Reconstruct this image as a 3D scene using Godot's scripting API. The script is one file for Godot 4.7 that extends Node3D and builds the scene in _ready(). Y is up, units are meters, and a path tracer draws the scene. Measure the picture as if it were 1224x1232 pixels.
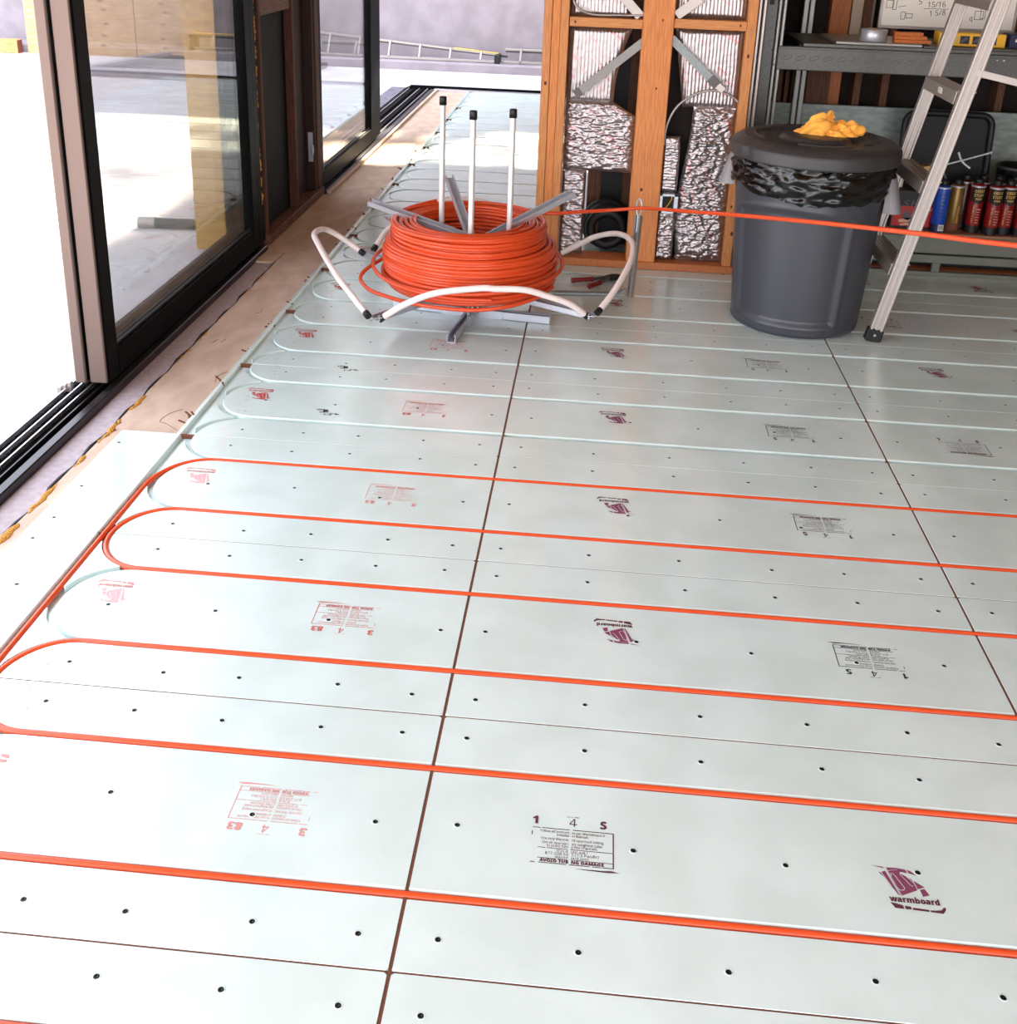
extends Node3D

# ---------------------------------------------------------------- state
var M := {}
var used := {}
var rng := RandomNumberGenerator.new()
var PITCH := 0.3048

func _ready() -> void:
	rng.seed = 7
	camera_and_light()
	materials()
	build_floor()
	build_shell()
	build_left_doors()
	build_back_wall()
	build_outside()
	build_tubing()
	build_decoiler()
	build_trash_can()
	build_stepladder()
	build_shelving()
	build_small_things()

# ---------------------------------------------------------------- camera, sky, sun, exposure
func camera_and_light() -> void:
	var cam := Camera3D.new()
	cam.name = "camera"
	cam.position = Vector3(0.24546, 1.55790, 1.42820)
	cam.rotation = Vector3(-0.36522, 0.07323, 0.03676)
	var near := 0.05
	cam.set_frustum(1232.0 / 1342.14 * near, Vector2(0.0, -200.0 / 1342.14 * near), near, 200.0)
	add_child(cam)
	cam.current = true
	var env := Environment.new()
	env.background_mode = Environment.BG_SKY
	var sky := Sky.new()
	var sm := ProceduralSkyMaterial.new()
	sm.sky_top_color = Color(0.75, 0.78, 0.84)
	sm.sky_horizon_color = Color(0.92, 0.915, 0.925)
	sm.sky_curve = 0.2
	sm.ground_bottom_color = Color(0.55, 0.53, 0.50)
	sm.ground_horizon_color = Color(0.75, 0.76, 0.78)
	sm.sky_energy_multiplier = 1.0
	sm.sun_angle_max = 1.0
	sky.sky_material = sm
	env.sky = sky
	env.background_energy_multiplier = 1.0
	env.tonemap_mode = Environment.TONE_MAPPER_LINEAR
	env.tonemap_exposure = 8.4
	env.sdfgi_enabled = true
	env.ssao_enabled = true
	env.ssil_enabled = true
	var we := WorldEnvironment.new()
	we.name = "world_environment"
	we.environment = env
	add_child(we)
	var sun := DirectionalLight3D.new()
	sun.name = "sun"
	sun.basis = Basis.looking_at(Vector3(-0.08, -0.56, 0.84).normalized())
	sun.light_color = Color(1.0, 0.93, 0.82)
	sun.light_energy = 2.2
	sun.light_angular_distance = 1.6
	sun.shadow_enabled = true
	add_child(sun)

# ---------------------------------------------------------------- materials
func mat(c: Color, rough := 0.6, metal := 0.0) -> StandardMaterial3D:
	var m := StandardMaterial3D.new()
	m.albedo_color = c
	m.roughness = rough
	m.metallic = metal
	return m

func ntex(sd: int, freq: float, c0: Color, c1: Color, oct := 4, px := 512) -> NoiseTexture2D:
	var n := FastNoiseLite.new()
	n.seed = sd
	n.frequency = freq
	n.fractal_octaves = oct
	var t := NoiseTexture2D.new()
	t.width = px
	t.height = px
	t.seamless = true
	var g := Gradient.new()
	g.set_color(0, c0)
	g.set_color(1, c1)
	g.set_offset(0, 0.25)
	g.set_offset(1, 0.75)
	t.color_ramp = g
	t.noise = n
	return t

func nbump(sd: int, freq: float, oct := 4) -> NoiseTexture2D:
	return ntex(sd, freq, Color.BLACK, Color.WHITE, oct, 256)

func tri(m: StandardMaterial3D, t: Texture2D, sc: Vector3, world := false) -> StandardMaterial3D:
	m.albedo_texture = t
	m.uv1_triplanar = true
	m.uv1_world_triplanar = world
	m.uv1_scale = sc
	return m

func bump(m: StandardMaterial3D, t: Texture2D, cm: float) -> StandardMaterial3D:
	m.heightmap_enabled = true
	m.heightmap_texture = t
	m.heightmap_scale = cm
	return m

func materials() -> void:
	var w := Color.WHITE
	var stud := ntex(11, 0.022, Color(0.72, 0.46, 0.25), Color(0.80, 0.54, 0.31), 4)
	M.stud_y = tri(mat(w, 0.6), stud, Vector3(12, 0.7, 12))
	M.stud_x = tri(mat(w, 0.6), stud, Vector3(0.7, 12, 12))
	M.stud_pale = tri(mat(Color(1.04, 0.98, 0.92), 0.6), stud, Vector3(11, 0.6, 11))
	M.stud_red = tri(mat(Color(0.90, 0.80, 0.76), 0.6), stud, Vector3(13, 0.8, 13))
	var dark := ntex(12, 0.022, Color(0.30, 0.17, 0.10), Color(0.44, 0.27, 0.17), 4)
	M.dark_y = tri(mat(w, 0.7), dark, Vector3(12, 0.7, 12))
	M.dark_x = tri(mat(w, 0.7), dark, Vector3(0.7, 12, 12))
	M.dark_z = tri(mat(w, 0.7), dark, Vector3(12, 12, 0.7))
	M.knot_pale = mat(Color(0.52, 0.33, 0.22), 0.7)
	M.knot = mat(Color(0.30, 0.14, 0.07), 0.6)
	var ply := ntex(13, 0.014, Color(0.70, 0.60, 0.525), Color(0.765, 0.67, 0.595), 5)
	M.ply_floor = tri(mat(w, 0.75), ply, Vector3(1.1, 1.1, 0.5), true)
	var ply2 := ntex(14, 0.016, Color(0.74, 0.58, 0.40), Color(0.82, 0.67, 0.49), 5)
	M.ply_sheet = tri(mat(w, 0.7), ply2, Vector3(0.5, 3.5, 3.5))
	M.ply_return = tri(mat(Color(0.98, 0.96, 0.72), 0.7), ply2, Vector3(0.5, 3.0, 3.0))
	M.particle = tri(mat(Color(0.62, 0.44, 0.33), 0.8), ntex(15, 0.15, Color(0.75, 0.75, 0.75), w, 3), Vector3(4, 4, 4))
	M.lumber = tri(mat(Color(1.05, 0.92, 0.82), 0.7), ply2, Vector3(0.8, 6, 6))
	M.timber_end = mat(Color(0.45, 0.24, 0.16), 0.8)
	M.osb_edge = tri(mat(Color(0.48, 0.28, 0.19), 0.9), ntex(16, 0.1, Color(0.6, 0.6, 0.6), w, 3), Vector3(8, 8, 8))
	# coated aluminium skin of the heating panels
	M.skin = mat(Color(0.822, 0.884, 0.872), 0.23)
	M.skin.metallic_specular = 0.55
	M.skin.metallic = 0.16
	tri(M.skin, ntex(17, 0.006, Color(0.965, 0.965, 0.96), w, 4), Vector3(1.1, 1.1, 1.1), true)
	M.skin.roughness_texture = ntex(18, 0.02, Color(0.75, 0.75, 0.75), w, 4, 256)
	M.ink_black = mat(Color(0.10, 0.07, 0.09), 0.7)
	M.ink_purple = mat(Color(0.46, 0.20, 0.32), 0.7)
	M.ink_plum = mat(Color(0.32, 0.12, 0.19), 0.7)
	M.ink_red = mat(Color(0.66, 0.24, 0.22), 0.7)
	M.ink_rust = mat(Color(0.72, 0.34, 0.30), 0.7)
	M.ink_faded = mat(Color(0.78, 0.52, 0.50), 0.7)
	M.ink_pink = mat(Color(0.84, 0.62, 0.62), 0.7)
	M.screw = mat(Color(0.07, 0.10, 0.10), 0.35, 0.6)
	M.burr = mat(Color(0.82, 0.86, 0.85), 0.3, 0.0)
	M.tube = mat(Color(0.80, 0.28, 0.13), 0.25)
	M.tube.metallic_specular = 0.45
	M.tube_coil = M.tube
	M.white_pipe = mat(Color(0.86, 0.81, 0.79), 0.45)
	M.galv = tri(mat(Color(0.76, 0.77, 0.80), 0.38, 0.55), ntex(19, 0.05, Color(0.92, 0.92, 0.93), w, 3), Vector3(6, 6, 6))
	M.galv_dull = tri(mat(Color(0.56, 0.58, 0.58), 0.5, 0.6), ntex(20, 0.03, Color(0.9, 0.9, 0.9), w, 3), Vector3(5, 5, 5))
	M.alu = mat(Color(0.64, 0.605, 0.58), 0.36, 0.6)
	M.strap = mat(Color(0.56, 0.55, 0.54), 0.55, 0.35)
	M.rod = mat(Color(0.86, 0.85, 0.84), 0.35, 0.4)
	M.alu_dark = mat(Color(0.35, 0.34, 0.33), 0.5, 0.6)
	M.black_cap = mat(Color(0.03, 0.03, 0.035), 0.5)
	M.rubber = mat(Color(0.05, 0.048, 0.045), 0.7)
	M.bronze = mat(Color(0.40, 0.33, 0.30), 0.5, 0.25)
	M.frame = mat(Color(0.018, 0.017, 0.019), 0.5)
	M.frame.metallic_specular = 0.16
	M.frame_top = mat(Color(0.16, 0.15, 0.17), 0.3, 0.6)
	M.silver = mat(Color(0.85, 0.85, 0.88), 0.25, 0.9)
	M.gasket = mat(Color(0.015, 0.013, 0.013), 0.6)
	M.pier = tri(mat(Color(0.48, 0.38, 0.36), 0.8), dark, Vector3(12, 0.7, 12))
	M.pier_edge = tri(mat(Color(0.76, 0.64, 0.58), 0.8), dark, Vector3(12, 0.7, 12))
	var gl := mat(Color(0.22, 0.28, 0.25, 0.19), 0.0)
	gl.transparency = BaseMaterial3D.TRANSPARENCY_ALPHA
	M.glass = gl
	M.membrane = mat(Color(0.022, 0.022, 0.024), 0.75)
	M.membrane.metallic_specular = 0.3
	M.foam = bump(mat(Color(0.80, 0.56, 0.20), 0.7), nbump(31, 0.06), 0.5)
	M.foam.uv1_triplanar = true
	M.foam.uv1_scale = Vector3(9, 9, 9)
	var conc := ntex(21, 0.008, Color(0.72, 0.70, 0.71), Color(0.78, 0.76, 0.77), 6)
	M.concrete = tri(mat(w, 0.85), conc, Vector3(0.45, 0.45, 0.45), true)
	M.wall_concrete = tri(mat(Color(0.60, 0.57, 0.585), 0.9), ntex(22, 0.012, Color(0.92, 0.91, 0.92), Color(1.0, 0.99, 1.0), 6), Vector3(0.5, 0.5, 0.5), true)
	M.ledge = tri(mat(Color(0.70, 0.655, 0.665), 0.9), ntex(23, 0.03, Color(0.91, 0.9, 0.91), Color(0.98, 0.97, 0.98), 5), Vector3(2, 2, 2), true)
	M.slab_dark = tri(mat(Color(0.50, 0.48, 0.52), 0.85), ntex(24, 0.02, Color(0.7, 0.7, 0.72), Color(0.95, 0.94, 0.96), 5), Vector3(1, 1, 1), true)
	M.soil = tri(mat(Color(0.20, 0.12, 0.11), 0.95), ntex(25, 0.08, Color(0.5, 0.5, 0.5), w, 4), Vector3(2, 2, 2), true)
	M.plaster = mat(Color(0.72, 0.66, 0.58), 0.9)
	M.wood_wall = mat(Color(0.50, 0.42, 0.32), 0.9)
	M.ceiling = tri(mat(Color(0.80, 0.76, 0.66), 0.8), ply2, Vector3(3.0, 3.0, 0.4))
	M.black = mat(Color(0.025, 0.025, 0.028), 0.6)
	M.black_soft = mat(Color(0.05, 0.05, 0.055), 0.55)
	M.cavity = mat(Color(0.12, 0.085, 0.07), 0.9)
	# foil insulation: bright crumpled metal film with red print
	var fi := Image.create(256, 256, false, Image.FORMAT_RGB8)
	fi.fill(Color(0.66, 0.63, 0.63))
	for k in 15:
		var px0 := rng.randi_range(0, 215)
		var py0 := rng.randi_range(0, 225)
		var ink := Color(0.66, 0.40, 0.40).lerp(Color(0.80, 0.66, 0.66), rng.randf())
		for i in 34:
			for j in 9:
				if (i / 3 + j / 4) % 3 != 0:
					fi.set_pixel(px0 + i, mini(255, py0 + j + i / 2), ink)
	var ft := ImageTexture.create_from_image(fi)
	M.foil = mat(w, 0.36, 0.92)
	M.foil.albedo_texture = ft
	M.foil_plain = mat(Color(0.83, 0.81, 0.82), 0.2, 0.97)
	M.bin = mat(Color(0.225, 0.23, 0.255), 0.42)
	M.bin_lid = mat(Color(0.20, 0.195, 0.20), 0.45)
	M.bin_grip = mat(Color(0.52, 0.51, 0.52), 0.5)
	M.bag = mat(Color(0.012, 0.012, 0.013), 0.22)
	M.cloth = mat(Color(1.0, 0.71, 0.29), 0.9)
	M.cloth.rim_enabled = true
	M.cloth.rim = 0.4
	M.shelf_steel = tri(mat(Color(0.40, 0.405, 0.395), 0.5, 0.45), ntex(26, 0.03, Color(0.93, 0.93, 0.93), w, 3), Vector3(4, 4, 4))
	M.shelf_light = mat(Color(0.62, 0.62, 0.60), 0.45, 0.5)
	M.shelf_green = mat(Color(0.42, 0.43, 0.39), 0.55, 0.2)
	M.board_white = mat(Color(0.93, 0.91, 0.87), 0.35)
	M.marker = mat(Color(0.12, 0.12, 0.13), 0.7)
	M.yellow = mat(Color(0.90, 0.68, 0.14), 0.5)
	M.navy = mat(Color(0.06, 0.10, 0.26), 0.5)
	M.blue = mat(Color(0.05, 0.26, 0.66), 0.38)
	M.gold = mat(Color(0.50, 0.38, 0.18), 0.35, 0.4)
	M.red_can = mat(Color(0.50, 0.045, 0.06), 0.32)
	M.red_dark = mat(Color(0.26, 0.03, 0.045), 0.35)
	M.red_box = mat(Color(0.68, 0.08, 0.07), 0.5)
	M.red_grip = mat(Color(0.42, 0.04, 0.05), 0.45)
	M.print_white = mat(Color(0.88, 0.86, 0.82), 0.6)
	M.print_grey = mat(Color(0.30, 0.30, 0.31), 0.6)
	M.print_cream = mat(Color(0.80, 0.62, 0.52), 0.6)
	M.print_gold = mat(Color(0.80, 0.64, 0.30), 0.5)
	M.photo = mat(Color(0.10, 0.12, 0.14), 0.5)
	M.panel_green = tri(mat(Color(0.58, 0.62, 0.60), 0.35), ntex(27, 0.02, Color(0.85, 0.86, 0.85), w, 4), Vector3(1, 3, 1))
	M.shim = tri(mat(Color(0.95, 0.78, 0.62), 0.7), stud, Vector3(3, 12, 12))
	M.leaf = mat(Color(0.16, 0.30, 0.09), 0.6)
	M.leaf.backlight_enabled = true
	M.leaf.backlight = Color(0.2, 0.35, 0.1)
	M.bark = mat(Color(0.28, 0.22, 0.17), 0.9)
	M.pencil = mat(Color(0.48, 0.26, 0.17), 0.8)
	M.yellow_rail = mat(Color(0.88, 0.70, 0.30), 0.5)
	M.glow_none = mat(Color(0.1, 0.1, 0.1), 0.5)

# ---------------------------------------------------------------- node helpers
func numbered(called: String) -> String:
	var n: int = used.get(called, 0)
	used[called] = n + 1
	return called if n == 0 else "%s_%03d" % [called, n]

func thing(called: String, label: String, category: String, at := Vector3.ZERO, group := "") -> Node3D:
	var o := Node3D.new()
	o.name = numbered(called)
	o.position = at
	add_child(o, true)
	o.set_meta("label", label)
	o.set_meta("category", category)
	if group != "":
		o.set_meta("group", group)
	return o

func struct(called: String, label: String, category: String, at := Vector3.ZERO) -> Node3D:
	var o := thing(called, label, category, at)
	o.set_meta("kind", "structure")
	return o

func part(called: String, mesh: Mesh, m: Material, parent: Node3D, at := Vector3.ZERO, label := "") -> MeshInstance3D:
	var o := MeshInstance3D.new()
	var n := 0
	var nm := called
	while parent.has_node(NodePath(nm)):
		n += 1
		nm = "%s_%03d" % [called, n]
	o.name = nm
	o.mesh = mesh
	o.material_override = m
	o.position = at
	o.cast_shadow = GeometryInstance3D.SHADOW_CASTING_SETTING_ON
	parent.add_child(o, true)
	if label != "":
		o.set_meta("label", label)
	return o

func relabel(o: Node3D, label: String) -> void:
	o.set_meta("label", label)

func copy(o: Node3D, called: String, at: Vector3, label: String) -> Node3D:
	var c: Node3D = o.duplicate()
	c.name = numbered(called)
	add_child(c, true)
	c.position = at
	c.set_meta("label", label)
	return c

# ---------------------------------------------------------------- mesh helpers
func st_new() -> SurfaceTool:
	var st := SurfaceTool.new()
	st.begin(Mesh.PRIMITIVE_TRIANGLES)
	return st

func tri3(st: SurfaceTool, a: Vector3, b: Vector3, c: Vector3, n: Vector3) -> void:
	# wound clockwise as seen from the side the normal points to
	if (b - a).cross(c - a).dot(n) > 0.0:
		var t := b
		b = c
		c = t
	for p in [a, b, c]:
		st.set_normal(n)
		st.set_uv(Vector2(p.x, p.y))
		st.add_vertex(p)

func face(st: SurfaceTool, pts: Array, inside: Vector3) -> void:
	var a: Vector3 = pts[0]
	var n: Vector3 = (pts[1] - a).cross(pts[2] - a)
	if n.length() < 1e-12 and pts.size() > 3:
		n = (pts[2] - a).cross(pts[3] - a)
	n = n.normalized()
	if n.dot(a - inside) < 0.0:
		n = -n
	for i in range(1, pts.size() - 1):
		tri3(st, a, pts[i], pts[i + 1], n)

func box_to(st: SurfaceTool, t: Transform3D, size: Vector3, bev := 0.002) -> void:
	var h := size * 0.5
	var b := minf(bev, minf(h.x, minf(h.y, h.z)) * 0.49)
	var c := t.origin
	if b <= 0.0:
		for ax in 3:
			for s in [-1.0, 1.0]:
				var q := []
				for k in [[-1, -1], [1, -1], [1, 1], [-1, 1]]:
					var p := Vector3.ZERO
					p[ax] = s * h[ax]
					p[(ax + 1) % 3] = k[0] * h[(ax + 1) % 3]
					p[(ax + 2) % 3] = k[1] * h[(ax + 2) % 3]
					q.append(t * p)
				face(st, q, c)
		return
	var pt := func(ax: int, sx: float, sy: float, sz: float) -> Vector3:
		var s := Vector3(sx, sy, sz)
		var p := Vector3(s.x * (h.x - b), s.y * (h.y - b), s.z * (h.z - b))
		p[ax] = s[ax] * h[ax]
		return t * p
	for ax in 3:
		for s in [-1.0, 1.0]:
			var q := []
			for k in [[-1.0, -1.0], [1.0, -1.0], [1.0, 1.0], [-1.0, 1.0]]:
				var g := Vector3.ZERO
				g[ax] = s
				g[(ax + 1) % 3] = k[0]
				g[(ax + 2) % 3] = k[1]
				q.append(pt.call(ax, g.x, g.y, g.z))
			face(st, q, c)
	for ax in 3:
		var i := (ax + 1) % 3
		var j := (ax + 2) % 3
		for si in [-1.0, 1.0]:
			for sj in [-1.0, 1.0]:
				var g := Vector3.ZERO
				g[i] = si
				g[j] = sj
				g[ax] = -1.0
				var a = pt.call(i, g.x, g.y, g.z)
				var d = pt.call(j, g.x, g.y, g.z)
				g[ax] = 1.0
				var b2 = pt.call(i, g.x, g.y, g.z)
				var c2 = pt.call(j, g.x, g.y, g.z)
				face(st, [a, b2, c2, d], c)
	for sx in [-1.0, 1.0]:
		for sy in [-1.0, 1.0]:
			for sz in [-1.0, 1.0]:
				face(st, [pt.call(0, sx, sy, sz), pt.call(1, sx, sy, sz), pt.call(2, sx, sy, sz)], c)

func box(size: Vector3, bev := 0.002) -> ArrayMesh:
	var st := st_new()
	box_to(st, Transform3D.IDENTITY, size, bev)
	return st.commit()

# a box given by its least and greatest corners
func span(st: SurfaceTool, a: Vector3, b: Vector3, bev := 0.002) -> void:
	box_to(st, Transform3D(Basis.IDENTITY, (a + b) * 0.5), (b - a).abs(), bev)

func spanned(a: Vector3, b: Vector3, bev := 0.002) -> ArrayMesh:
	return box((b - a).abs(), bev)

func span_part(called: String, a: Vector3, b: Vector3, m: Material, parent: Node3D, bev := 0.002, label := "") -> MeshInstance3D:
	return part(called, spanned(a, b, bev), m, parent, (a + b) * 0.5, label)

# a bar of rectangular section from p to q; up gives the direction of the section's height
func bar_to(st: SurfaceTool, p: Vector3, q: Vector3, wide: float, high: float, up := Vector3.UP, bev := 0.001) -> void:
	var z := (q - p).normalized()
	var x := up.cross(z).normalized()
	var y := z.cross(x)
	box_to(st, Transform3D(Basis(x, y, z), (p + q) * 0.5), Vector3(wide, high, p.distance_to(q)), bev)

# a thin-walled channel (open towards up) from p to q
func channel_to(st: SurfaceTool, p: Vector3, q: Vector3, wide: float, high: float, up := Vector3.UP, wall := 0.003) -> void:
	var z := (q - p).normalized()
	var x := up.cross(z).normalized()
	var y := z.cross(x)
	var b := Basis(x, y, z)
	var mid := (p + q) * 0.5
	var l := p.distance_to(q)
	box_to(st, Transform3D(b, mid - y * (high * 0.5 - wall * 0.5)), Vector3(wide, wall, l), 0.0005)
	for s in [-1.0, 1.0]:
		box_to(st, Transform3D(b, mid + x * s * (wide * 0.5 - wall * 0.5)), Vector3(wall, high, l), 0.0005)
		box_to(st, Transform3D(b, mid + x * s * (wide * 0.5 - wall * 1.6) + y * (high * 0.5 - wall * 0.5)), Vector3(wall * 2.2, wall, l), 0.0005)

func tube_to(st: SurfaceTool, pts: PackedVector3Array, r: float, n := 10, closed := false, caps := true, radii := PackedFloat32Array()) -> void:
	var m := pts.size()
	var xs: Array[Vector3] = []
	var ys: Array[Vector3] = []
	var prev := Vector3.ZERO
	for i in m:
		var a := pts[(i - 1 + m) % m] if closed or i > 0 else pts[0]
		var c := pts[(i + 1) % m] if closed or i < m - 1 else pts[m - 1]
		var d := (c - a).normalized()
		if i == 0:
			prev = Vector3.UP if absf(d.y) < 0.9 else Vector3.RIGHT
		var x := (prev - d * prev.dot(d)).normalized()
		prev = x
		xs.append(x)
		ys.append(d.cross(x))
	var count := m if closed else m - 1
	for i in count:
		var j := (i + 1) % m
		for k in n:
			var a0 := TAU * k / n
			var a1 := TAU * (k + 1) / n
			var n00 := xs[i] * cos(a0) + ys[i] * sin(a0)
			var n01 := xs[i] * cos(a1) + ys[i] * sin(a1)
			var n10 := xs[j] * cos(a0) + ys[j] * sin(a0)
			var n11 := xs[j] * cos(a1) + ys[j] * sin(a1)
			var ri := radii[i] if radii.size() else r
			var rj := radii[j] if radii.size() else r
			var vs := [pts[i] + n00 * ri, pts[j] + n10 * rj, pts[j] + n11 * rj, pts[i] + n00 * ri, pts[j] + n11 * rj, pts[i] + n01 * ri]
			var ns := [n00, n10, n11, n00, n11, n01]
			for q in [0, 1, 2, 3, 4, 5]:
				st.set_normal(ns[q])
				st.set_uv(Vector2(k, i))
				st.add_vertex(vs[q])
	if caps and not closed:
		for e in [0, m - 1]:
			var nrm := (pts[0] - pts[1]).normalized() if e == 0 else (pts[m - 1] - pts[m - 2]).normalized()
			var re := radii[e] if radii.size() else r
			for k in n:
				tri3(st, pts[e], pts[e] + (xs[e] * cos(TAU * k / n) + ys[e] * sin(TAU * k / n)) * re, pts[e] + (xs[e] * cos(TAU * (k + 1) / n) + ys[e] * sin(TAU * (k + 1) / n)) * re, nrm)

func tube(pts: PackedVector3Array, r: float, n := 10, closed := false) -> ArrayMesh:
	var st := st_new()
	tube_to(st, pts, r, n, closed)
	return st.commit()

# smooth curve through points
func curve(ctrl: Array, per := 12) -> PackedVector3Array:
	var out := PackedVector3Array()
	var m := ctrl.size()
	for i in m - 1:
		var p0: Vector3 = ctrl[maxi(i - 1, 0)]
		var p1: Vector3 = ctrl[i]
		var p2: Vector3 = ctrl[i + 1]
		var p3: Vector3 = ctrl[mini(i + 2, m - 1)]
		for k in per:
			out.append(p1.cubic_interpolate(p2, p0, p3, float(k) / per))
	out.append(ctrl[m - 1])
	return out

func rot_y(prof: Array, n := 40, t := Transform3D.IDENTITY, st: SurfaceTool = null) -> SurfaceTool:
	# turned shape: prof holds Vector2(radius, height); a repeated point makes a sharp edge
	if st == null:
		st = st_new()
	var m := prof.size()
	for i in m - 1:
		var a: Vector2 = prof[i]
		var b: Vector2 = prof[i + 1]
		if a.distance_to(b) < 1e-6:
			continue
		var own := Vector2(b.y - a.y, a.x - b.x).normalized()
		var na := own
		var nb := own
		if i > 0 and prof[i - 1].distance_to(a) > 1e-6:
			var d: Vector2 = a - prof[i - 1]
			na = (own + Vector2(d.y, -d.x).normalized()).normalized()
		if i < m - 2 and prof[i + 2].distance_to(b) > 1e-6:
			var d: Vector2 = prof[i + 2] - b
			nb = (own + Vector2(d.y, -d.x).normalized()).normalized()
		for k in n:
			var c0 := Vector3(cos(TAU * k / n), 0, sin(TAU * k / n))
			var c1 := Vector3(cos(TAU * (k + 1) / n), 0, sin(TAU * (k + 1) / n))
			var vs := [c0 * a.x + Vector3.UP * a.y, c1 * a.x + Vector3.UP * a.y, c1 * b.x + Vector3.UP * b.y, c0 * b.x + Vector3.UP * b.y]
			var ns := [c0 * na.x + Vector3.UP * na.y, c1 * na.x + Vector3.UP * na.y, c1 * nb.x + Vector3.UP * nb.y, c0 * nb.x + Vector3.UP * nb.y]
			for q in [0, 1, 2, 0, 2, 3]:
				st.set_normal((t.basis * ns[q]).normalized())
				st.set_uv(Vector2(k, i))
				st.add_vertex(t * vs[q])
	return st

func lathe(prof: Array, n := 40) -> ArrayMesh:
	return rot_y(prof, n).commit()

# a sheet over the unit square
func sheet(nu: int, nv: int, f: Callable, st: SurfaceTool = null) -> SurfaceTool:
	if st == null:
		st = st_new()
	var p := []
	for j in nv + 1:
		var row := PackedVector3Array()
		for i in nu + 1:
			row.append(f.call(float(i) / nu, float(j) / nv))
		p.append(row)
	var nrm := func(i: int, j: int) -> Vector3:
		var du: Vector3 = p[j][mini(i + 1, nu)] - p[j][maxi(i - 1, 0)]
		var dv: Vector3 = p[mini(j + 1, nv)][i] - p[maxi(j - 1, 0)][i]
		return du.cross(dv).normalized()
	var ns := []
	for j in nv + 1:
		var row := PackedVector3Array()
		for i in nu + 1:
			row.append(nrm.call(i, j))
		ns.append(row)
	for j in nv:
		for i in nu:
			for q in [[0, 0], [1, 1], [1, 0], [0, 0], [0, 1], [1, 1]]:
				var a: int = i + q[0]
				var b: int = j + q[1]
				st.set_normal(ns[b][a])
				st.set_uv(Vector2(float(a) / nu, 1.0 - float(b) / nv))
				st.add_vertex(p[b][a])
	return st

# a polygon in x,y pushed along z by depth (front face at z = depth)
func slab(poly: PackedVector2Array, depth: float, t := Transform3D.IDENTITY, st: SurfaceTool = null) -> SurfaceTool:
	if st == null:
		st = st_new()
	var idx := Geometry2D.triangulate_polygon(poly)
	for i in range(0, idx.size(), 3):
		for z in [0.0, depth]:
			var a := t * Vector3(poly[idx[i]].x, poly[idx[i]].y, z)
			var b := t * Vector3(poly[idx[i + 1]].x, poly[idx[i + 1]].y, z)
			var c := t * Vector3(poly[idx[i + 2]].x, poly[idx[i + 2]].y, z)
			tri3(st, a, b, c, (t.basis * Vector3(0, 0, 1 if z == depth and depth > 0.0 or z == 0.0 and depth < 0.0 else -1)).normalized())
	var cw := Geometry2D.is_polygon_clockwise(poly)
	for i in poly.size():
		var p := poly[i]
		var q := poly[(i + 1) % poly.size()]
		var d := (q - p).normalized()
		var n2 := Vector2(d.y, -d.x) * (-1.0 if cw else 1.0)
		var n := (t.basis * Vector3(n2.x, n2.y, 0)).normalized()
		var a := t * Vector3(p.x, p.y, 0)
		var b := t * Vector3(q.x, q.y, 0)
		var c := t * Vector3(q.x, q.y, depth)
		var e := t * Vector3(p.x, p.y, depth)
		tri3(st, a, b, c, n)
		tri3(st, a, c, e, n)
	return st

func rounded(w: float, h: float, r: float, n := 6) -> PackedVector2Array:
	var out := PackedVector2Array()
	for k in 4:
		var c := Vector2([1, -1, -1, 1][k] * (w * 0.5 - r), [1, 1, -1, -1][k] * (h * 0.5 - r))
		for i in n + 1:
			var a := PI * 0.5 * (k + float(i) / n)
			out.append(c + Vector2(cos(a), sin(a)) * r)
	return out

var font_cache := {}
func text_mesh(s: String, size: float, bold := false, face_name := "Droid Sans", depth := 0.0) -> Mesh:
	var key := face_name + str(bold)
	if not font_cache.has(key):
		var f := SystemFont.new()
		f.font_names = PackedStringArray([face_name])
		f.font_weight = 700 if bold else 400
		font_cache[key] = f
	var t := TextMesh.new()
	t.text = s
	t.font = font_cache[key]
	t.font_size = 32
	t.pixel_size = size / 24.0
	t.depth = depth
	t.curve_step = 2.0
	t.horizontal_alignment = HORIZONTAL_ALIGNMENT_CENTER
	t.vertical_alignment = VERTICAL_ALIGNMENT_CENTER
	return t

# letters laid with the transform t (text in its x,y plane), optionally scaled to a width, optionally cut by keep()
func letters_to(st: SurfaceTool, s: String, size: float, t: Transform3D, width := 0.0, bold := false, bend := 0.0, keep = null) -> void:
	var m := text_mesh(s, size, bold)
	var a: Array = (m as PrimitiveMesh).get_mesh_arrays()
	if a.is_empty() or a[Mesh.ARRAY_VERTEX] == null:
		return
	var v: PackedVector3Array = a[Mesh.ARRAY_VERTEX]
	var idx: PackedInt32Array = a[Mesh.ARRAY_INDEX] if a[Mesh.ARRAY_INDEX] != null else PackedInt32Array(range(v.size()))
	var lo := 1e9
	var hi := -1e9
	for p in v:
		lo = minf(lo, p.x)
		hi = maxf(hi, p.x)
	var k := width / maxf(hi - lo, 1e-6) if width > 0.0 else 1.0
	var mid := (lo + hi) * 0.5
	for i in range(0, idx.size(), 3):
		var q: Array[Vector3] = []
		for j in 3:
			var p := v[idx[i + j]]
			p.x = (p.x - mid) * k
			q.append(p)
		if keep != null and not keep.call((q[0] + q[1] + q[2]) / 3.0):
			continue
		var n := t.basis.z.normalized()
		if bend > 0.0:
			for j in 3:
				var ang := q[j].x / bend
				q[j] = Vector3(sin(ang) * bend, q[j].y, (cos(ang) - 1.0) * bend)
		tri3(st, t * q[0], t * q[1], t * q[2], n)

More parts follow.
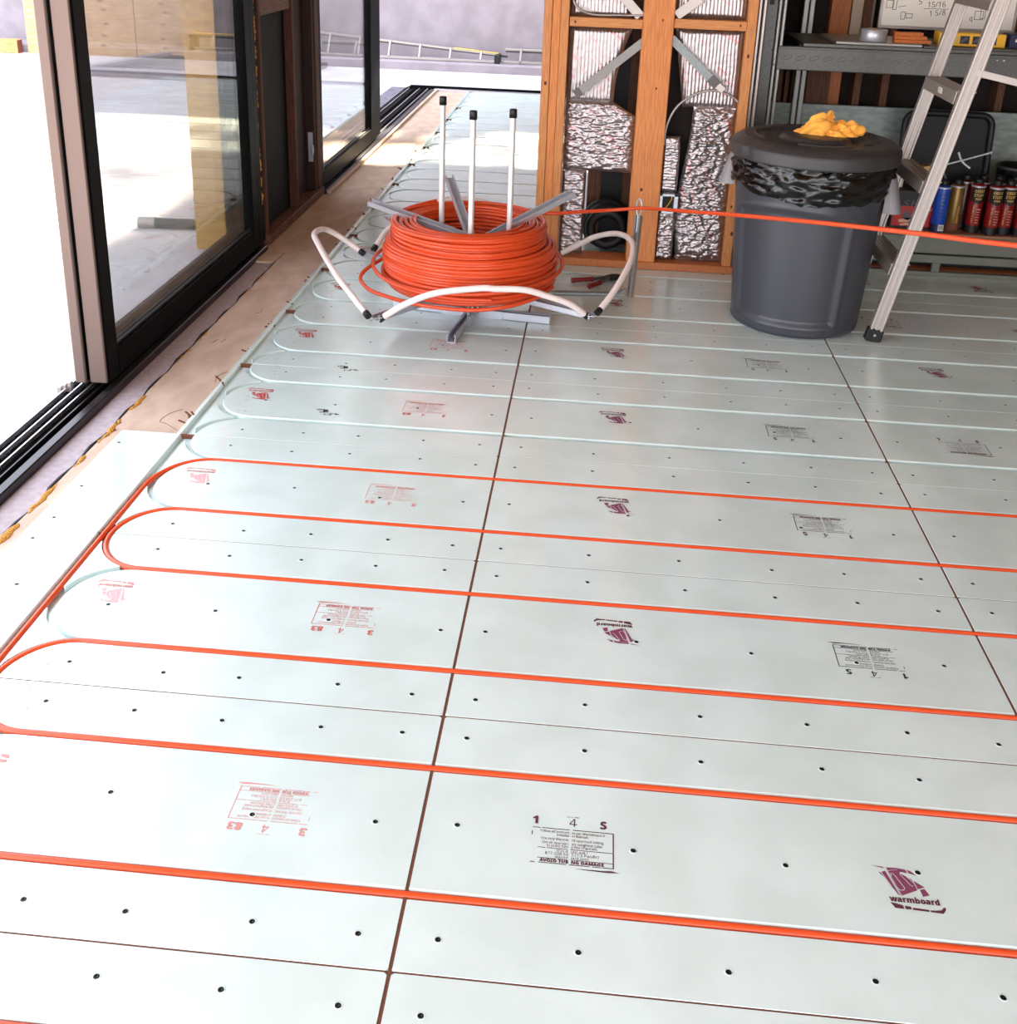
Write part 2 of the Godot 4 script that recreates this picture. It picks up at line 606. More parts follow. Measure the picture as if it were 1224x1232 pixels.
# ---------------------------------------------------------------- floor
const GROOVE := 0.0088      # half width of a groove
const HEAD_X := -0.9955     # centre of the header groove
const ARC_X := -0.84
const ARC_RX := 0.139

func arc_points(za: float, n := 24) -> PackedVector2Array:
	# the U-turn from the groove at za to the next one at za - PITCH
	var out := PackedVector2Array()
	for i in n + 1:
		var a := PI * i / n
		out.append(Vector2(ARC_X - sin(a) * ARC_RX, za - PITCH * 0.5 + cos(a) * PITCH * 0.5))
	return out

func ribbon(line: PackedVector2Array, half: float) -> PackedVector2Array:
	var l := PackedVector2Array()
	var r := PackedVector2Array()
	for i in line.size():
		var d := (line[mini(i + 1, line.size() - 1)] - line[maxi(i - 1, 0)]).normalized()
		var n := Vector2(-d.y, d.x) * half
		l.append(line[i] + n)
		r.append(line[i] - n)
	r.reverse()
	l.append_array(r)
	return l

func edge_bevel(a: Vector2, b: Vector2, x0: float, x1: float, z0: float, z1: float) -> float:
	# panel seams are cut sharp; groove edges are rolled
	for e in [x0, x1]:
		if absf(a.x - e) < 1e-4 and absf(b.x - e) < 1e-4:
			return 0.0005
	for e in [z0, z1]:
		if absf(a.y - e) < 1e-4 and absf(b.y - e) < 1e-4:
			return 0.0005
	return 0.0036

func panel_mesh(x0: float, x1: float, z0: float, z1: float, arcs: bool) -> ArrayMesh:
	var o := Vector2(x0, (z0 + z1) * 0.5)
	var isl: Array = [PackedVector2Array([Vector2(x0, z0), Vector2(x1, z0), Vector2(x1, z1), Vector2(x0, z1)])]
	var cuts: Array = []
	var k0 := int(ceil(-z1 / PITCH - 0.01))
	var k1 := int(floor(-z0 / PITCH + 0.01))
	if arcs:
		cuts.append(PackedVector2Array([Vector2(HEAD_X - 0.0150, z0 - 1), Vector2(HEAD_X + 0.0110, z0 - 1), Vector2(HEAD_X + 0.0110, z1 + 1), Vector2(HEAD_X - 0.0150, z1 + 1)]))
	for k in range(k0, k1 + 1):
		var z := -k * PITCH
		var xs := ARC_X - 0.03 if arcs else x0 - 1.0
		cuts.append(PackedVector2Array([Vector2(xs, z - GROOVE), Vector2(x1 + 1, z - GROOVE), Vector2(x1 + 1, z + GROOVE), Vector2(xs, z + GROOVE)]))
	if arcs:
		for k in range(k0 - 1, k1 + 1):
			var line := arc_points(-k * PITCH)
			line.insert(0, line[0] + Vector2(0.02, 0))
			line.append(line[line.size() - 1] + Vector2(0.02, 0))
			cuts.append(ribbon(line, GROOVE))
	for c in cuts:
		var next: Array = []
		for p in isl:
			for q in Geometry2D.clip_polygons(p, c):
				if not Geometry2D.is_polygon_clockwise(q):
					next.append(q)
		isl = next
	var st := st_new()
	span(st, Vector3(0, -0.0205, z0 - o.y), Vector3(x1 - x0, -0.0165, z1 - o.y), 0.0)
	for p0 in isl:
		for p1 in Geometry2D.offset_polygon(p0, -0.0015):
			for p2 in Geometry2D.offset_polygon(p1, 0.0015):
				var p: PackedVector2Array = p2
				if p.size() < 3 or Geometry2D.is_polygon_clockwise(p):
					continue
				var m := p.size()
				var top := PackedVector2Array()
				for i in m:
					var d0 := (p[i] - p[(i - 1 + m) % m]).normalized()
					var d1 := (p[(i + 1) % m] - p[i]).normalized()
					var n0 := Vector2(-d0.y, d0.x)
					var n1 := Vector2(-d1.y, d1.x)
					var o0 := edge_bevel(p[(i - 1 + m) % m], p[i], x0, x1, z0, z1)
					var o1 := edge_bevel(p[i], p[(i + 1) % m], x0, x1, z0, z1)
					var det := n0.x * n1.y - n0.y * n1.x
					var mv := n0 * maxf(o0, o1)
					if absf(det) > 0.15:
						mv = Vector2(o0 * n1.y - o1 * n0.y, n0.x * o1 - n1.x * o0) / det
						mv = mv.limit_length(0.008)
					top.append(p[i] + mv)
				var idx := Geometry2D.triangulate_polygon(top)
				if idx.is_empty():
					top = p.duplicate()
					idx = Geometry2D.triangulate_polygon(top)
				for i in range(0, idx.size(), 3):
					tri3(st, Vector3(top[idx[i]].x - o.x, 0, top[idx[i]].y - o.y), Vector3(top[idx[i + 1]].x - o.x, 0, top[idx[i + 1]].y - o.y), Vector3(top[idx[i + 2]].x - o.x, 0, top[idx[i + 2]].y - o.y), Vector3.UP)
				for i in m:
					var j := (i + 1) % m
					var d := (p[j] - p[i]).normalized()
					var out2 := Vector2(d.y, -d.x)
					var on := Vector3(out2.x, 0, out2.y)
					var ta := Vector3(top[i].x - o.x, 0, top[i].y - o.y)
					var tb := Vector3(top[j].x - o.x, 0, top[j].y - o.y)
					var ma := Vector3(p[i].x - o.x, -0.0030, p[i].y - o.y)
					var mb := Vector3(p[j].x - o.x, -0.0030, p[j].y - o.y)
					var ba := Vector3(ma.x, -0.0166, ma.z)
					var bb := Vector3(mb.x, -0.0166, mb.z)
					var sn := (on + Vector3.UP).normalized()
					tri3(st, ta, tb, mb, sn)
					tri3(st, ta, mb, ma, sn)
					tri3(st, ma, mb, bb, on)
					tri3(st, ma, bb, ba, on)
	return st.commit()

func flat_poly(st: SurfaceTool, poly: PackedVector2Array, y := 0.0004) -> void:
	# a printed patch: u to the right, v up the page, laid on the floor
	var idx := Geometry2D.triangulate_polygon(poly)
	for i in range(0, idx.size(), 3):
		tri3(st, Vector3(poly[idx[i]].x, y, -poly[idx[i]].y), Vector3(poly[idx[i + 1]].x, y, -poly[idx[i + 1]].y), Vector3(poly[idx[i + 2]].x, y, -poly[idx[i + 2]].y), Vector3.UP)

func ink_line(st: SurfaceTool, a: Vector2, b: Vector2, w: float, y := 0.0004) -> void:
	var d := (b - a).normalized()
	var n := Vector2(-d.y, d.x) * w * 0.5
	flat_poly(st, PackedVector2Array([a + n, a - n, b - n, b + n]), y)

func dashed(st: SurfaceTool, a: Vector2, b: Vector2, w: float, gaps: Array) -> void:
	# a printed rule with worn gaps, given as pairs along it from 0 to 1
	var at := 0.0
	for g in gaps:
		ink_line(st, a.lerp(b, at), a.lerp(b, g[0]), w)
		at = g[1]
	ink_line(st, a.lerp(b, at), b, w)

func ink_text(st: SurfaceTool, s: String, size: float, at: Vector2, width := 0.0, bold := false, keep = null) -> void:
	var off := size * 0.035
	var lay := 0
	for o in ([Vector2.ZERO] if not bold else [Vector2(-off, 0), Vector2(off, 0), Vector2(0, off)]):
		lay += 1
		letters_to(st, s, size, Transform3D(Basis(Vector3(1, 0, 0), Vector3(0, 0, -1), Vector3(0, 1, 0)), Vector3(at.x + o.x, 0.0002 + 0.0002 * lay, -at.y - o.y)), width, bold, 0.0, keep)

func instruction_stamp(numbers: Array, worn: float) -> ArrayMesh:
	var st := st_new()
	var gap := func(p: Vector3) -> bool:
		return absf(p.x + 0.004) > 0.0025
	var rows := [["Follow all instructions per Warmboard R", 0.034, 0.118], ["Installation Manual.", 0.0265, 0.058], ["Use only Warmboard approved tubing.", 0.0165, 0.114], ["Use an appropriately weighted roller", 0.0075, 0.110], ["to press tubing into channels.", 0.0005, 0.092], ["If in doubt ask !", -0.0105, 0.056], ["877-338-5493 (7-5 Pacific)", -0.0175, 0.096], ["warmboard.com", -0.0245, 0.060], ["AVOID TUBING DAMAGE", -0.0345, 0.114]]
	for r in rows:
		ink_text(st, r[0], 0.0062 if r[1] > -0.03 else 0.0068, Vector2(-0.004, r[1]), r[2], r[1] < -0.03, gap)
	var w := 0.0016 * worn
	dashed(st, Vector2(-0.078, 0.041), Vector2(0.070, 0.041), w, [[0.1, 0.12], [0.46, 0.5]])
	dashed(st, Vector2(-0.066, -0.0055), Vector2(0.070, -0.0055), w * 0.8, [[0.1, 0.12], [0.4, 0.44]])
	dashed(st, Vector2(-0.066, -0.0292), Vector2(0.070, -0.0292), w * 0.8, [[0.25, 0.27], [0.4, 0.44]])
	dashed(st, Vector2(-0.078, -0.040), Vector2(0.070, -0.040), w, [[0.06, 0.1], [0.44, 0.47], [0.72, 0.75], [0.86, 0.87]])
	ink_line(st, Vector2(0.070, 0.0418), Vector2(0.070, -0.0408), w * 1.4)
	ink_line(st, Vector2(-0.078, 0.032), Vector2(-0.078, 0.022), w)
	flat_poly(st, PackedVector2Array([Vector2(0.0, -0.0475), Vector2(0.05, -0.0470), Vector2(0.066, -0.0455), Vector2(0.082, -0.0485), Vector2(0.060, -0.0505), Vector2(0.02, -0.0490)]))
	var x := -0.076
	for i in numbers.size():
		ink_text(st, numbers[i], 0.019, Vector2([-0.074, -0.004, 0.052][i], 0.0585), 0.0, i != 1)
	dashed(st, Vector2(-0.016, 0.0725), Vector2(0.007, 0.0725), w * 0.8, [[0.3, 0.4], [0.5, 0.6]])
	return st.commit()

func logo_patches() -> Array:
	var s := func(a: Array) -> PackedVector2Array:
		var o := PackedVector2Array()
		for q in a:
			o.append(Vector2((q[0] - 600) * 0.000121, -(q[1] - 400) * 0.000168))
		return o
	var solid: Array = [
		s.call([[330, 138], [470, 133], [600, 146], [620, 195], [520, 180], [500, 200], [655, 272], [690, 410], [432, 502], [335, 200]]),
		s.call([[240, 205], [300, 185], [415, 500], [390, 490]]),
		s.call([[195, 210], [228, 212], [345, 420], [330, 400], [262, 275]]),
		s.call([[100, 125], [280, 132], [300, 155], [270, 150]]),
		s.call([[620, 145], [680, 165], [755, 214], [640, 195]]),
		s.call([[672, 285], [808, 362], [700, 395]]),
		s.call([[727, 400], [800, 385], [842, 462], [740, 490]])]
	var white: Array = [
		s.call([[285, 135], [415, 505], [428, 505], [298, 135]]), s.call([[312, 135], [445, 505], [452, 505], [322, 135]]),
		ribbon(s.call([[320, 185], [400, 168], [480, 158]]), 0.0006),
		ribbon(s.call([[395, 395], [440, 425], [490, 425], [512, 395], [490, 355], [430, 250], [400, 212], [370, 215], [375, 250]]), 0.0008),
		ribbon(s.call([[660, 345], [640, 362], [610, 350], [560, 285], [505, 215], [510, 192], [540, 190], [600, 250], [680, 320]]), 0.0008),
		s.call([[655, 270], [662, 270], [705, 410], [694, 412]]),
		s.call([[755, 420], [785, 412], [790, 428], [762, 434]]), s.call([[768, 455], [790, 445], [812, 462], [776, 474]])]
	for w in white:
		var next: Array = []
		for p in solid:
			for q in Geometry2D.clip_polygons(p, w):
				if not Geometry2D.is_polygon_clockwise(q):
					next.append(q)
		solid = next
	var dark: Array = [s.call([[245, 598], [300, 600], [415, 622], [420, 668], [295, 664]]), s.call([[438, 625], [520, 630], [524, 664], [440, 668]]), s.call([[545, 640], [765, 650], [768, 676], [540, 668]]),
		s.call([[780, 655], [870, 650], [945, 640], [985, 605], [1015, 602], [1010, 632], [955, 684], [785, 676]])]
	return [solid, dark]

func logo_stamp(picture: bool) -> ArrayMesh:
	var st := st_new()
	var both := logo_patches()
	if picture:
		for p in both[0]:
			flat_poly(st, p)
	else:
		for p in both[1]:
			flat_poly(st, p)
		ink_text(st, "warmboard", 0.0122, Vector2(0.0, -0.0252), 0.084, true)
	return st.commit()

func put_print(panel: Node3D, called: String, mesh: Mesh, m: Material, at: Vector3, turned: bool) -> MeshInstance3D:
	var o := part(called, mesh, m, panel, at - panel.position)
	o.rotation.y = PI if turned else 0.0
	return o

func smear_marks(sd: int, n: int) -> ArrayMesh:
	# a short row of rubbed-off red letters
	var st := st_new()
	var g := RandomNumberGenerator.new()
	g.seed = sd
	for i in n:
		var c := Vector2(-0.02 + 0.04 * i / n + g.randf_range(-0.004, 0.004), 0.10 - 0.17 * i / n)
		for k in 4:
			var a := c + Vector2(g.randf_range(-0.014, 0.014), g.randf_range(-0.006, 0.006))
			ink_line(st, a, a + Vector2(g.randf_range(0.004, 0.012), g.randf_range(-0.004, 0.004)), g.randf_range(0.0008, 0.0024))
	return st.commit()

func build_floor() -> void:
	var fl := struct("floor", "subfloor of pale green metal-faced heating panels with grooves, over bare plywood", "floor")
	var st := st_new()
	span(st, Vector3(-1.262, -0.12, -9.42), Vector3(4.2, -0.021, 2.9), 0.0)
	part("plywood_deck", st.commit(), M.ply_floor, fl, Vector3.ZERO, "bare plywood strip along the doors")
	# panels: columns four feet wide, rows two feet deep
	var stamps := {
		"ib": instruction_stamp(["1", "4", "S"], 1.0), "ia": instruction_stamp(["3", "4", "83"], 0.8), "lp": logo_stamp(true), "lt": logo_stamp(false)}
	var rows := range(-2, 17)
	for r in rows:
		var z1: float = 0.7620 - 0.6096 * r
		var z0: float = maxf(z1 - 0.6096, -9.37)
		for c in 4:
			if c > 1 and z1 < -4.0:
				continue
			var x0: float = 1.2192 * (c - 1)
			var x1: float = x0 + 1.2192
			if c == 0:
				x0 = -1.2040 if z1 > -1.5 else -1.0270
			var gx := 0.0030
			var gz := 0.0019 if r < 3 else 0.0013
			var pm := panel_mesh(x0 + (gx if c > 0 else 0.0), x1 - gx, z0 + gz, z1 - gz, c == 0)
			var p := part("panel", pm, M.skin, fl, Vector3(x0 + (gx if c > 0 else 0.0), 0, (z0 + z1) * 0.5))
			if z1 < -4.2:
				continue
			# the print on each panel: a logo and a box of instructions
			var zc := (z0 + z1) * 0.5
			var upright: bool = (c == 1 and r == 1) or (c == 2 and r != 5 and r != 3)
			var xl := -1.2192 + 1.2192 * c
			var xi := xl + 0.283 if upright else xl + 0.936
			var xg := xl + 0.872 if upright else xl + 0.357
			var s := 1.0 if upright else -1.0
			var zi := zc + 0.018 * s
			var zg := zc + 0.040 * s
			if c == 0:
				var young: bool = r >= 4
				put_print(p, "printed_instructions", stamps.ia, M.ink_rust if r >= 4 else (M.ink_faded if r != 2 else M.ink_rust), Vector3(xi, 0, zi), true)
				put_print(p, "printed_logo", stamps.lp, M.ink_red if young else M.ink_pink, Vector3(xg, 0, zg), true)
				put_print(p, "printed_name", stamps.lt, M.ink_red if young else M.ink_faded, Vector3(xg, 0, zg), true)
				put_print(p, "rubbed_print", smear_marks(r + 50, 6), M.ink_red if r > 3 else M.ink_pink, Vector3(-0.87, 0, zc - 0.26), false)
				put_print(p, "rubbed_print", smear_marks(r + 90, 4), M.ink_rust if r > 3 else M.ink_pink, Vector3(-0.89, 0, zc + 0.08), false)
			else:
				put_print(p, "printed_instructions", stamps.ib, M.ink_black if (r + c) % 2 else M.ink_plum, Vector3(xi, 0, zi), not upright)
				put_print(p, "printed_logo", stamps.lp, M.ink_purple, Vector3(xg, 0, zg), not upright)
				put_print(p, "printed_name", stamps.lt, M.ink_plum, Vector3(xg, 0, zg), not upright)
	for x in [0.0, 1.2192, 2.4384]:
		span_part("seam_edge", Vector3(x - 0.0030, -0.0205, -9.37), Vector3(x + 0.0030, -0.0016, 1.98), M.osb_edge, fl, 0.0)
	for r in range(-1, 16):
		var zs: float = 0.7620 - 0.6096 * r
		span_part("seam_edge", Vector3(-1.20 if zs > -1.5 else -1.02, -0.0205, zs - 0.0021), Vector3(1.2 if zs < -4.2 else 3.6, -0.0013, zs + 0.0021), M.osb_edge, fl, 0.0)
	# two small black arrow stamps on the second column of print
	for a in [[-0.62, -2.30], [-0.60, -1.91]]:
		var ar := st_new()
		for k in 3:
			ink_text(ar, ["AREA", "UNIT", "1-2"][k], 0.009, Vector2(-0.02 + 0.012 * k, 0.02 - 0.02 * k), 0.03, true)
		flat_poly(ar, PackedVector2Array([Vector2(-0.012, 0.0), Vector2(0.004, 0.004), Vector2(0.004, 0.022), Vector2(-0.012, 0.018)]))
		ink_line(ar, Vector2(0.012, -0.008), Vector2(0.040, -0.018), 0.003)
		flat_poly(ar, PackedVector2Array([Vector2(0.030, -0.008), Vector2(0.048, -0.022), Vector2(0.028, -0.020)]))
		var o := part("arrow_stamp", ar.commit(), M.ink_black, fl, Vector3(a[0], 0, a[1]))
		o.rotation.y = 0.15
	# screws, in rows beside each seam and along the middle of each panel
	var at: Array = []
	for r in range(-1, 9):
		var z1: float = 0.7620 - 0.6096 * r
		var zc := z1 - 0.3048
		for c in 4:
			var xl := -1.2192 + 1.2192 * c
			if zc < -3.9 and c > 0:
				continue
			var xs: Array = [0.387, 0.590, 0.766, 0.974, 1.148] if c == 0 else [0.062, 0.296, 0.531, 0.764, 0.960, 1.149]
			for x in xs:
				for dz in [-0.239, 0.240]:
					at.append(Vector3(xl + x + rng.randf_range(-0.008, 0.008), 0, zc + dz + rng.randf_range(-0.008, 0.008)))
			var xm: Array = [0.385, 0.635, 0.905, 1.150] if c == 0 else [0.064, 0.405, 0.655, 0.895, 1.115]
			for x in xm:
				at.append(Vector3(xl + x + rng.randf_range(-0.02, 0.02), 0, zc + rng.randf_range(-0.012, 0.014)))
	for q in [[-1.176, -1.585], [-1.165, -1.30], [-1.16, -1.12], [-1.165, -1.01], [-1.10, -0.80]]:
		at.append(Vector3(q[0], 0, q[1]))
	scatter("screw_heads", lathe([Vector2(0, 0.0005), Vector2(0.0014, 0.0004), Vector2(0.0016, 0.0013), Vector2(0.0043, 0.0012), Vector2(0.0052, 0.0004), Vector2(0.0052, 0.0)], 12), M.screw, at, fl)
	scatter("screw_burrs", rot_y([Vector2(0.0050, 0.0001), Vector2(0.0056, 0.0012), Vector2(0.0066, 0.0007), Vector2(0.0076, 0.0001)], 10).commit(), M.skin, at, fl)
	# pencil marks and splinters on the bare plywood
	var pc := st_new()
	for c in [[[-1.05, -1.74], [-1.10, -1.78], [-1.13, -1.80], [-1.12, -1.86], [-1.09, -1.90]], [[-1.06, -2.14], [-1.07, -2.20], [-1.05, -2.24]], [[-1.14, -2.88], [-1.12, -2.90], [-1.13, -2.94]], [[-1.20, -2.52], [-1.19, -2.56]], [[-1.17, -2.53], [-1.16, -2.57]]]:
		var l := PackedVector3Array()
		for q in c:
			l.append(Vector3(q[0], -0.0208, q[1]))
		tube_to(pc, curve(Array(l), 5), 0.0012, 4)
	part("pencil_marks", pc.commit(), M.pencil, fl)
	# torn edge of the cut panels: splinters at each cusp
	for k in range(6, 22):
		var sp := st_new()
		for i in 5:
			var p := Vector3(-1.014 + rng.randf_range(-0.012, 0.008), -0.008, -PITCH * (k - 0.12) + rng.randf_range(-0.03, 0.03))
			var q := p + Vector3(rng.randf_range(-0.035, 0.004), rng.randf_range(-0.006, 0.018), rng.randf_range(-0.02, 0.02))
			bar_to(sp, p, q, 0.006, 0.004, Vector3.UP, 0.0006)
		part("torn_wood", sp.commit(), M.osb_edge, fl)

func scatter(called: String, mesh: Mesh, m: Material, at: Array, parent: Node3D) -> void:
	var mm := MultiMesh.new()
	mm.transform_format = MultiMesh.TRANSFORM_3D
	mm.mesh = mesh
	mm.instance_count = at.size()
	for i in at.size():
		var t: Transform3D = at[i] if at[i] is Transform3D else Transform3D(Basis.IDENTITY, at[i])
		mm.set_instance_transform(i, t)
	var o := MultiMeshInstance3D.new()
	o.name = called
	o.multimesh = mm
	o.material_override = m
	o.set_meta("kind", "stuff")
	parent.add_child(o, true)

# ---------------------------------------------------------------- room shell
func build_shell() -> void:
	var c := struct("ceiling", "pale board ceiling over the whole room, out of view above", "ceiling")
	span_part("slab", Vector3(-1.75, 2.70, -9.75), Vector3(4.4, 2.92, 2.95), M.ceiling, c)
	var r := struct("wall_right", "plain tan board wall on the far right side of the room", "wall")
	span_part("board", Vector3(4.2, -0.1, -9.6), Vector3(4.4, 2.7, 2.9), M.wood_wall, r)
	var n := struct("wall_near", "plain wall behind the viewer with a wide door opening", "wall")
	span_part("board", Vector3(-1.36, -0.1, 2.7), Vector3(-1.2, 2.7, 2.9), M.plaster, n)
	span_part("board", Vector3(3.9, -0.1, 2.7), Vector3(4.2, 2.7, 2.9), M.plaster, n)
	span_part("lintel", Vector3(-1.2, 2.45, 2.7), Vector3(3.9, 2.7, 2.9), M.plaster, n)
	var f := struct("wall_far", "lintel and end piece of the far wall round its wide door opening", "wall")
	span_part("lintel", Vector3(-1.7, 2.45, -9.7), Vector3(4.2, 2.7, -9.42), M.plaster, f)
	span_part("board", Vector3(2.9, -0.1, -9.7), Vector3(4.2, 2.45, -9.42), M.plaster, f)
	# the left wall: lintel above the doors and the open-framed pier between them
	var w := struct("wall_left", "open-framed dark pier with brown studs between the two black glass doors", "wall")
	span_part("lintel", Vector3(-1.70, 2.35, -9.7), Vector3(-1.37, 2.7, 2.9), M.plaster, w)
	span_part("end_board", Vector3(-1.70, -0.1, 2.6), Vector3(-1.37, 2.35, 2.9), M.plaster, w)
	span_part("sheathing", Vector3(-1.56, -0.02, -5.03), Vector3(-1.525, 2.35, -3.83), M.membrane, w, 0.0)
	span_part("membrane", Vector3(-1.525, 0.0, -3.895), Vector3(-1.392, 2.35, -3.835), M.membrane, w, 0.004)
	span_part("black_board", Vector3(-1.525, 0.030, -4.492), Vector3(-1.428, 2.35, -3.945), M.membrane, w, 0.0)
	span_part("red_board", Vector3(-1.525, 0.030, -4.902), Vector3(-1.440, 2.35, -4.530), M.pier, w, 0.0)
	span_part("stud", Vector3(-1.525, 0.030, -3.945), Vector3(-1.385, 2.35, -3.907), M.pier_edge, w, 0.003)
	span_part("stud", Vector3(-1.525, 0.030, -4.530), Vector3(-1.385, 2.35, -4.492), M.pier_edge, w, 0.003)
	span_part("stud", Vector3(-1.525, 0.030, -4.940), Vector3(-1.388, 2.35, -4.902), M.pier, w, 0.003)
	span_part("stud", Vector3(-1.525, 0.030, -5.030), Vector3(-1.380, 2.35, -4.945), M.pier_edge, w, 0.003)
	span_part("bottom_plate", Vector3(-1.525, -0.018, -5.03), Vector3(-1.366, 0.030, -3.905), M.dark_z, w, 0.003)
	span_part("blocking", Vector3(-1.525, 1.085, -4.492), Vector3(-1.395, 1.20, -3.945), M.dark_z, w, 0.003)
	# plywood wrapping the outside of the pier
	span_part("plywood_return", Vector3(-1.715, -0.05, -3.875), Vector3(-1.558, 2.35, -3.853), M.ply_return, w, 0.001)
	span_part("plywood_face", Vector3(-1.735, -0.05, -5.05), Vector3(-1.715, 2.35, -3.853), M.ply_return, w, 0.001)
	span_part("plywood_return", Vector3(-1.715, -0.05, -5.05), Vector3(-1.558, 2.35, -5.03), M.ply_return, w, 0.001)
	# dried foam squeezed out beside the door frame
	var ft := st_new()
	for i in 60:
		var y := 0.03 + i * 0.038
		if rng.randf() < 0.25:
			continue
		var l := PackedVector3Array()
		for k in 4:
			l.append(Vector3(-1.386 + rng.randf_range(-0.004, 0.003), y + k * 0.013, -3.836 + rng.randf_range(-0.006, 0.006)))
		tube_to(ft, l, rng.randf_range(0.003, 0.008), 6)
	part("foam_bead", ft.commit(), M.foam, w, Vector3.ZERO, "yellow foam bead down the pier")
	# a steel tie left on the second stud
	var h := st_new()
	bar_to(h, Vector3(-1.41, 0.20, -4.90), Vector3(-1.41, 0.37, -4.90), 0.028, 0.004, Vector3(0, 0, 1))
	tube_to(h, curve([Vector3(-1.40, 0.30, -4.895), Vector3(-1.395, 0.27, -4.885), Vector3(-1.40, 0.24, -4.890)]), 0.008, 8)
	part("steel_tie", h.commit(), M.galv, w)
	var lg := struct("trim_1", "grey concrete ledge between the black door track and the plywood strip", "ledge")
	span_part("ledge", Vector3(-1.56, -0.20, -3.84), Vector3(-1.266, -0.031, 2.6), M.ledge, lg, 0.004)
	var pb := struct("trim_2", "brown wood strip along the inner side of the far door track", "trim")
	span_part("strip", Vector3(-1.352, -0.02, -9.40), Vector3(-1.326, 0.000, -5.03), M.ply_floor, pb, 0.003)
	span_part("deck_edge", Vector3(-1.36, -0.10, -9.42), Vector3(-1.26, -0.0212, -3.62), M.ply_floor, pb, 0.0)
	span_part("deck_edge", Vector3(-1.53, -0.10, -5.03), Vector3(-1.36, -0.0212, -3.83), M.ply_floor, pb, 0.0)
	# the foam line in the crack
	var fb := thing("foam_line", "uneven line of dried yellow foam along the dark crack beside the plywood", "foam")
	var cr := st_new()
	var cl := PackedVector3Array()
	for i in 80:
		cl.append(Vector3(-1.2655 + 0.006 * sin(i * 1.7) + rng.randf_range(-0.003, 0.003), -0.028, 1.6 - i * 0.068))
	tube_to(cr, cl, 0.008, 6)
	part("dark_crack", cr.commit(), M.gasket, fb)
	var fo := st_new()
	var z := 1.5
	while z > -3.55:
		var len := rng.randf_range(0.05, 0.26)
		var l := PackedVector3Array()
		var rr := PackedFloat32Array()
		var n2 := maxi(4, int(len / 0.018))
		var fat := rng.randf_range(0.0028, 0.006) * (1.9 if z > -1.9 and z < -0.9 else 1.0)
		for k in n2:
			l.append(Vector3(-1.257 + rng.randf_range(-0.004, 0.004), -0.026 + rng.randf_range(-0.002, 0.003), z - len * k / n2))
			rr.append(fat * (0.35 + 0.9 * sin(PI * (k + 0.5) / n2)) * rng.randf_range(0.7, 1.3))
		tube_to(fo, l, 0.01, 7, false, true, rr)
		z -= len + rng.randf_range(0.0, 0.05)
	part("dried_foam", fo.commit(), M.foam, fb)

# ---------------------------------------------------------------- sliding doors
func pane(called: String, a: Vector3, b: Vector3, parent: Node3D) -> void:
	span_part(called, a, b, M.glass, parent, 0.0)

func door_leaf(d: Node3D, x: float, z0: float, z1: float, stile: float, rail: float, t := 0.028) -> void:
	# a glass leaf in the plane x, from z0 (far) to z1 (near)
	span_part("stile", Vector3(x - t, 0.014, z1 - stile), Vector3(x + t, 2.34, z1), M.frame, d, 0.003)
	span_part("stile", Vector3(x - t, 0.014, z0), Vector3(x + t, 2.34, z0 + stile), M.frame, d, 0.003)
	span_part("rail", Vector3(x - t, 0.014, z0 + stile), Vector3(x + t, rail, z1 - stile), M.frame, d, 0.003)
	span_part("rail", Vector3(x - t, 2.25, z0 + stile), Vector3(x + t, 2.34, z1 - stile), M.frame, d, 0.003)
	pane("pane", Vector3(x - 0.004, rail - 0.006, z0 + stile - 0.006), Vector3(x + 0.004, 2.256, z1 - stile + 0.006), d)
	span_part("gasket", Vector3(x + 0.004, rail, z0 + stile), Vector3(x + 0.016, rail + 0.010, z1 - stile), M.gasket, d, 0.002)
	span_part("gasket", Vector3(x + 0.004, rail, z1 - stile - 0.010), Vector3(x + 0.016, 2.25, z1 - stile), M.gasket, d, 0.002)

